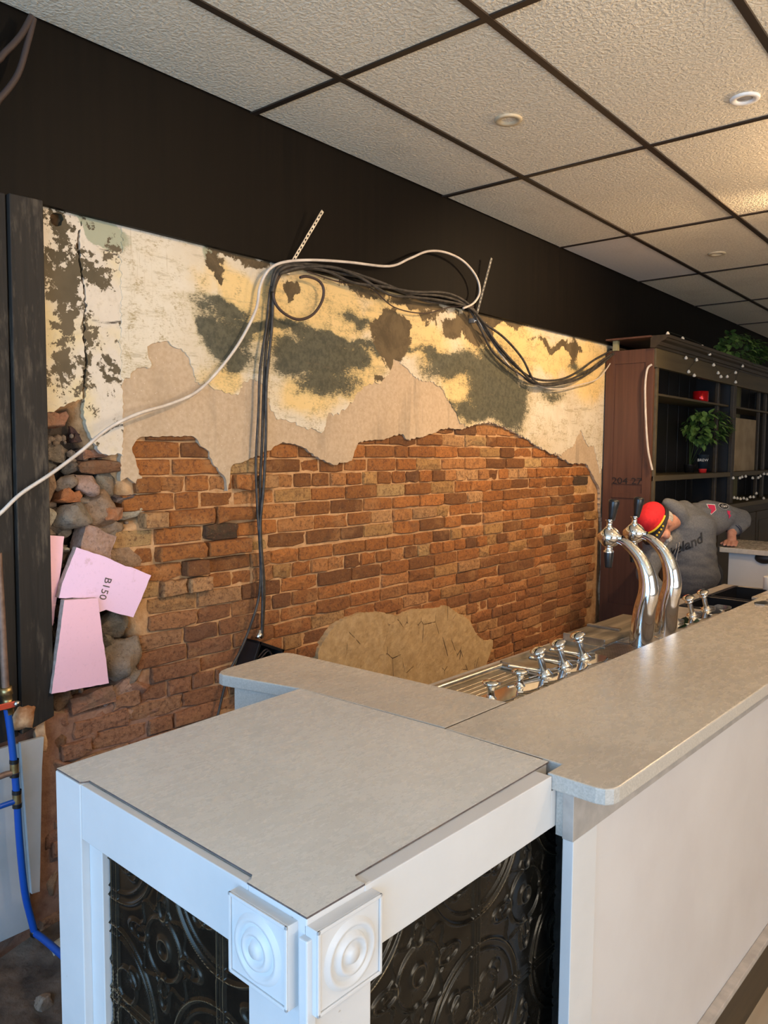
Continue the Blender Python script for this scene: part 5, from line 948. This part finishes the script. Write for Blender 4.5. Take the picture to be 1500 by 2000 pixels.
# fairy lights
def fairy(lab, pts):
    b0 = pts[0]; r = Root('fairy_lights', lab, 'string lights', b0); r.part('wire', MB().tube(smooth_path([(a, b, c_ + .012) for a, b, c_ in pts], 4), .0016, 5), 'wire')
    for p in pts: r.part('bulb', MB().lathe([(0, -.014), (.011, -.010), (.013, -.002), (.007, .008), (.004, .012)], p, (0, 0, 1), 10), 'bulb')
fairy('white bulbs strung on wire along the cabinet crown', BULB_TOP); fairy('short run of white bulbs on the cabinet frieze', BULB_TOP2)
fairy('white bulbs strung under the thick shelf at right edge', BULB_MID); fairy('white bulbs lying along the low cabinet ledge', BULB_LOW)

# =================================================================== THE MAN BEHIND THE BAR
R3, U3, F3 = _r, _u, _f
def blob(name, items, mat, voxel, sm=6):
    bm = bmesh.new()
    def sph(mtx): bmesh.ops.create_icosphere(bm, subdivisions=3, radius=1.0, matrix=mtx)
    for it in items:
        if it[0] == 'c':        # tapered capsule
            a, b, ra, rb_ = Vector(it[1]), Vector(it[2]), it[3], it[4]; n = max(2, int((b - a).length / (min(ra, rb_) * .35)) + 1)
            for i in range(n + 1):
                t = i / n; sph(Matrix.Translation(a.lerp(b, t)) @ Matrix.Scale(ra + (rb_ - ra) * t, 4))
        else: sph(it[1])
    me = bpy.data.meshes.new(name); bm.to_mesh(me); bm.free(); o = bpy.data.objects.new(name, me); COL.objects.link(o)
    m = o.modifiers.new('r', 'REMESH'); m.mode = 'VOXEL'; m.voxel_size = voxel; m2 = o.modifiers.new('s', 'SMOOTH'); m2.iterations = sm; m2.factor = .5
    bpy.context.view_layer.update(); me2 = bpy.data.meshes.new_from_object(o.evaluated_get(bpy.context.evaluated_depsgraph_get())); bpy.data.objects.remove(o)
    me2.polygons.foreach_set('use_smooth', [True] * len(me2.polygons)); me2.materials.clear(); me2.materials.append(M[mat]); me2.name = name; return me2
K = {k: Vector(v) for k, v in MAN.items()}
def off(p, r=0, u=0, f=0): return Vector(p) + R3 * r + U3 * u + F3 * f
crown = (-R3 * .72 + U3 * .58 - F3 * .38).normalized(); face = (-R3 * .42 - U3 * .72 - F3 * .45); face = (face - crown * face.dot(crown)).normalized(); ear = face.cross(crown).normalized()
K['head'] = K['head'] - R3 * .006 - U3 * .012 - crown * .012
HM = Matrix(((ear.x, face.x, crown.x, K['head'].x), (ear.y, face.y, crown.y, K['head'].y), (ear.z, face.z, crown.z, K['head'].z), (0, 0, 0, 1)))
def E(c0, s): return ('e', HM @ Matrix.Translation(c0) @ Matrix.Diagonal((*s, 1)))
head = [E((0, -.012, .018), (.074, .094, .088)), E((0, .030, -.038), (.056, .060, .070)), E((0, .055, -.088), (.028, .028, .024)), E((0, .092, -.022), (.013, .022, .020)), E((0, .082, .008), (.040, .016, .012)),
        E((.030, .078, -.018), (.016, .014, .012)), E((-.030, .078, -.018), (.016, .014, .012)), E((0, .080, -.055), (.024, .014, .008)), E((0, .078, -.068), (.022, .014, .007)),
        E((.074, -.008, -.012), (.010, .018, .030)), E((-.074, -.008, -.012), (.010, .018, .030)), E((.046, .050, -.045), (.022, .03, .026)), E((-.046, .050, -.045), (.022, .03, .026))]
for s_ in (1, -1): head.append(E((s_ * .080, -.012, -.008), (.008, .012, .024)))
hp = K['hips']; floor_l = Vector((hp.x + .10, hp.y - .02, .0)); hipL = hp + Vector((.07, -.06, .10)); hipR = hp + Vector((-.07, .06, .10))
hips = Vector((5.07, 1.66, .86))
foot = [(Vector((5.16, 1.60, .07))), (Vector((4.98, 1.72, .07)))]; knee = [Vector((5.13, 1.61, .47)), Vector((4.97, 1.71, .47))]; hipj = [hips + Vector((.06, -.07, -.02)), hips + Vector((-.07, .06, -.02))]
hand = off(K['lwr'], -.012, -.030, -.055); slabz = 1.020
palm = Vector((5.238, 1.478, slabz + .030)); wr = K['lwr'] + Vector((.02, -.005, .0))
body = head + [('c', HM @ Vector((0, -.02, -.04)), K['neck'], .056, .062), ('c', K['neck'], K['upback'], .052, .07), ('c', K['chest'], hips + Vector((0, 0, .12)), .12, .12), ('c', K['lsh'], K['rsh'], .05, .05),
    ('c', K['lsh'], K['lel'], .050, .042), ('c', K['lel'], wr, .040, .029), ('c', wr, palm, .028, .030), ('c', K['rsh'], K['rel'], .050, .042), ('c', K['rel'], K['rwr'], .040, .028), ('c', K['rwr'], K['rwr'] + Vector((-.02, 0, -.09)), .03, .026)]
# left hand flat on the slab: four fingers over the near edge and a thumb
fd = Vector((-1, -.15, 0)).normalized(); fs2 = Vector((-.15, 1, 0)).normalized() * -1
for i, (L_, o_) in enumerate(((.058, -.034), (.068, -.012), (.066, .011), (.054, .033))):
    b0 = palm + fs2 * o_ + fd * .020 + Vector((0, 0, .002)); m0 = b0 + fd * L_ * .5 + Vector((0, 0, -.006)); e0 = b0 + fd * L_ + Vector((0, 0, -.019)); body += [('c', b0, m0, .0105, .0095), ('c', m0, e0, .0095, .008)]
b0 = palm - fs2 * .030; body += [('c', b0, b0 - fs2 * .028 + fd * .022 + Vector((0, 0, -.014)), .012, .009)]
rw = K['rwr'] + Vector((-.02, 0, -.09))
for i, o_ in enumerate((-.026, -.009, .009, .026)): body += [('c', rw + Vector((0, o_, 0)), rw + Vector((-.015, o_ * 1.1, -.07)), .010, .008)]
body += [('c', rw + Vector((-.01, -.03, 0)), rw + Vector((-.04, -.045, -.035)), .011, .009)]
for h_, k_, f_ in zip(hipj, knee, foot): body += [('c', h_, k_, .078, .052), ('c', k_, f_, .050, .036), ('c', f_, f_ + Vector((-.13, -.05, -.035)), .036, .03)]
mn = Root('person', 'man bending behind the bar in red cap and grey hoodie, hand on the far slab', 'person', (5.07, 1.66, 0))
def mpart(nm, me, mt=None, parent=None, label=None):
    me.transform(Matrix.Translation(-Vector(mn.base))); return mn.part(nm, me, mt, parent=parent, label=label)
bd = mpart('body', blob('body', body, 'skin', .0055, 3))
hood = [('c', K['chest'] + U3 * .035, off(K['belly'], 0, .02), .165, .175), ('c', K['upback'], K['chest'], .115, .150), ('c', off(K['lsh'], -.02, -.015), off(K['rsh'], .03, -.01), .088, .085), ('c', off(K['lsh'], -.10, .0), K['lsh'], .10, .082),
        ('c', K['lsh'], K['lel'], .079, .068), ('c', K['lel'], wr + (K['lel'] - wr) * .22, .066, .044), ('c', K['rsh'], K['rel'], .080, .066), ('c', K['rel'], K['rwr'], .064, .044), ('c', off(K['belly'], 0, .0), hips + Vector((0, 0, .0)), .175, .165),
        ('c', off(K['hood2'], .015, -.005, -.06), off(K['hood'], .03, -.01, -.03), .040, .066), ('c', off(K['hood2'], .03, -.03, .02), off(K['hood'], .04, -.06, -.04), .045, .05), ('c', K['h1'], K['h2'], .042, .055), ('c', K['h2'], K['h3'], .055, .05), ('c', off(K['hood'], .01, -.02), off(K['hood3'], .0, -.03), .07, .07), ('c', off(K['hood3'], .0, -.02), off(K['chest'], -.05, .03, -.10), .055, .035)]
hoodme = blob('hoodie', hood, 'hoodie', .009, 7)
_w = hoodme.vertices; cs_ = np.array([v.co[:] for v in _w]); wr_ = np.array([fbm(np.stack([cs_ @ np.array(R3) * 1.0 + (cs_ @ np.array(U3)) * .7, (cs_ @ np.array(U3)) * 2.2 + cs_ @ np.array(F3)], 1), 7, 71, 3)])[0]
for v, q, nn in zip(_w, wr_, [v.normal.copy() for v in _w]): v.co += nn * float((q - .5) * .028)
bvh = BVHTree.FromPolygons([v.co.copy() for v in hoodme.vertices], [tuple(p.vertices) for p in hoodme.polygons])
def print_on(me, org, rot, sc=1.0, lift=.003):
    ca, sa = math.cos(rot), math.sin(rot); dirr = F3
    L_ = []
    for v in me.vertices:
        x, y_ = v.co.x * sc, v.co.y * sc; p = org + R3 * (x * ca - y_ * sa) + U3 * (x * sa + y_ * ca); h_ = bvh.ray_cast(p - F3 * .5, dirr, 1.5)
        L_.append((p, h_[3] if h_[0] else None, v.co.z))
    md = float(np.median([q[1] for q in L_ if q[1] is not None]))
    for v, (p, h_, z) in zip(me.vertices, L_):
        h_ = md if h_ is None else min(max(h_, md - .06), md + .06)
        v.co = p + F3 * (h_ - .5 - lift - z)
    return me
txt = print_on(text_mesh('Iceland', .080, 'blackmatte', .0012, .4), off(K['txt'], .052, .034), math.radians(27))
def disc_me(pts, mt):
    return MB().prism(pts, 0, .002).mesh('patch', mt)
def grid_patch(pts, mt, n=1): return disc_me(pts, mt)
circ = lambda rx, ry, n=20: [(rx * math.cos(2 * math.pi * k / n), ry * math.sin(2 * math.pi * k / n)) for k in range(n)]
hd = mpart('hoodie', hoodme)
mpart('chest_lettering', txt, parent=hd)
pa = print_on(disc_me([(-.028, .030), (.026, .026), (.022, -.010), (-.020, -.040)], 'offwhite'), off(K['patch1'], 0, 0), 0); mpart('sleeve_patch', pa, parent=hd)
pa = print_on(disc_me([(-.024, .026), (.022, .022), (.018, -.008), (-.017, -.034)], 'patchred'), off(K['patch1'], 0, 0), 0, 1, .006); mpart('sleeve_patch', pa, parent=hd)
pa = print_on(disc_me(circ(.036, .020), 'offwhite'), K['patch2'], -.1); mpart('oval_patch', pa, parent=hd)
pa = print_on(disc_me(circ(.033, .017), 'blackmatte'), K['patch2'], -.1, 1, .006); mpart('oval_patch', pa, parent=hd)
pa = print_on(text_mesh('Cars', .022, 'offwhite', .0004, .3), K['patch2'], .0, 1, .009); mpart('patch_lettering', pa, parent=hd)
pa = print_on(disc_me([(-.010, .026), (.012, .02), (.004, .004), (.012, -.006), (-.002, -.028), (-.004, -.004), (-.012, .004)], 'patchred'), K['patch3'], 0); mpart('sleeve_mark', pa, parent=hd)
cf0 = wr + (K['lel'] - wr) * .20; cd = (K['lel'] - wr).normalized()
for t_ in (.0, .016): mpart('cuff_stripe', MB().lathe([(.046, -.004), (.049, 0), (.046, .004)], cf0 + cd * t_, cd, 22).mesh('cuff_stripe', 'hoodie_blue'), parent=hd)
for s_ in (-.085, -.065):
    a0 = off(K['chest'], -.05 + s_, .0 + s_ * .4, -.17); h_ = [bvh.ray_cast(off(a0, 0, -q, -.3), F3, 1.5)[0] for q in (0, .05, .10, .15)]; h_ = [q - F3 * .004 for q in h_ if q]
    if len(h_) > 1: mpart('drawstring', MB().tube(smooth_path(h_, 4), .003, 6).mesh('drawstring', 'cable_white'), parent=hd)
legs = []
for h_, k_, f_ in zip(hipj, knee, foot): legs += [('c', h_, k_, .095, .070), ('c', k_, f_ + Vector((0, 0, .03)), .068, .056)]
mpart('trousers', blob('trousers', legs + [('c', hipj[0], hipj[1], .10, .10)], 'jeans', .011, 4))
for f_ in foot: mpart('shoe', blob('shoe', [('c', f_ + Vector((0, 0, -.025)), f_ + Vector((-.15, -.055, -.030)), .044, .038)], 'black', .008, 3))
# grey hair at the sides and a short beard
mpart('hair', blob('hair', [E((.066, -.045, .0), (.018, .040, .040)), E((-.066, -.045, .0), (.018, .040, .040)), E((0, -.085, -.008), (.060, .030, .045))], 'hair', .006, 3))
mpart('beard', blob('beard', [E((0, .062, -.098), (.032, .030, .026)), E((.030, .048, -.085), (.024, .030, .026)), E((-.030, .048, -.085), (.024, .030, .026)), E((0, .094, -.047), (.026, .010, .008))], 'hair', .005, 3))
cap = mpart('cap', blob('cap', [E((0, -.008, .066), (.086, .106, .082)), E((0, .03, .10), (.07, .07, .055))], 'capred', .006, 4), label='bright red cap with black brim')
def capring(z, k, rad, mt, nm, a0=0, a1=360, n=40):
    pts = [HM @ Vector((.0875 * k * math.cos(math.radians(a0 + (a1 - a0) * i / n)), -.008 + .110 * k * math.sin(math.radians(a0 + (a1 - a0) * i / n)), z)) for i in range(n + 1)]
    mpart(nm, MB().tube(pts, rad, 8).mesh(nm, mt), parent=cap)
for z_ in (.030, .040, .050): capring(z_, 1.0, .0065, 'blackmatte', 'band')
capring(.058, 1.01, .0065, 'yellow', 'braid', 0, 180)
br = MB(); vs = []; n = 20
for lay in (0, .005):
    for i in range(n + 1):
        t = math.pi * i / n
        for q in (0, .5, 1): vs.append(HM @ Vector(((.086 + .004 * q) * math.cos(t), -.008 + .106 * math.sin(t) + q * .062 * math.sin(t) ** .7, .038 - q * .022 * math.sin(t) + lay - .012 * q * abs(math.cos(t)))))
fs = []; s1 = (n + 1) * 3
for i in range(n):
    for q in (0, 1): a_ = i * 3 + q; fs += [(a_, a_ + 3, a_ + 4, a_ + 1), (s1 + a_, s1 + a_ + 1, s1 + a_ + 4, s1 + a_ + 3)]
    fs.append((i * 3 + 2, i * 3 + 5, s1 + i * 3 + 5, s1 + i * 3 + 2))
bm_ = mpart('brim', MB().add(vs, fs, True).mesh('brim', 'blackmatte'), parent=cap)
gl = MB()
for i in range(14):
    t = math.radians(25 + i * 10); p = HM @ Vector((.088 * math.cos(t), -.008 + .106 * math.sin(t) + .040 * math.sin(t), .038 - .012 * math.sin(t) + .006)); gl.ball(p, .0075, 6)
mpart('gold_leaf', gl.mesh('gold_leaf', 'yellow'), parent=cap)

# spots that graze the wall (recessed lamps beyond the frame)
downlight(4.3, .72, (4.2, 2.34, 1.9), 175, 95, 'lit recessed lamp beyond the frame over the tap row')
downlight(2.0, .1, (2.3, 2.34, 1.9), 110, 90, 'lit recessed lamp above the camera washing the plaster')
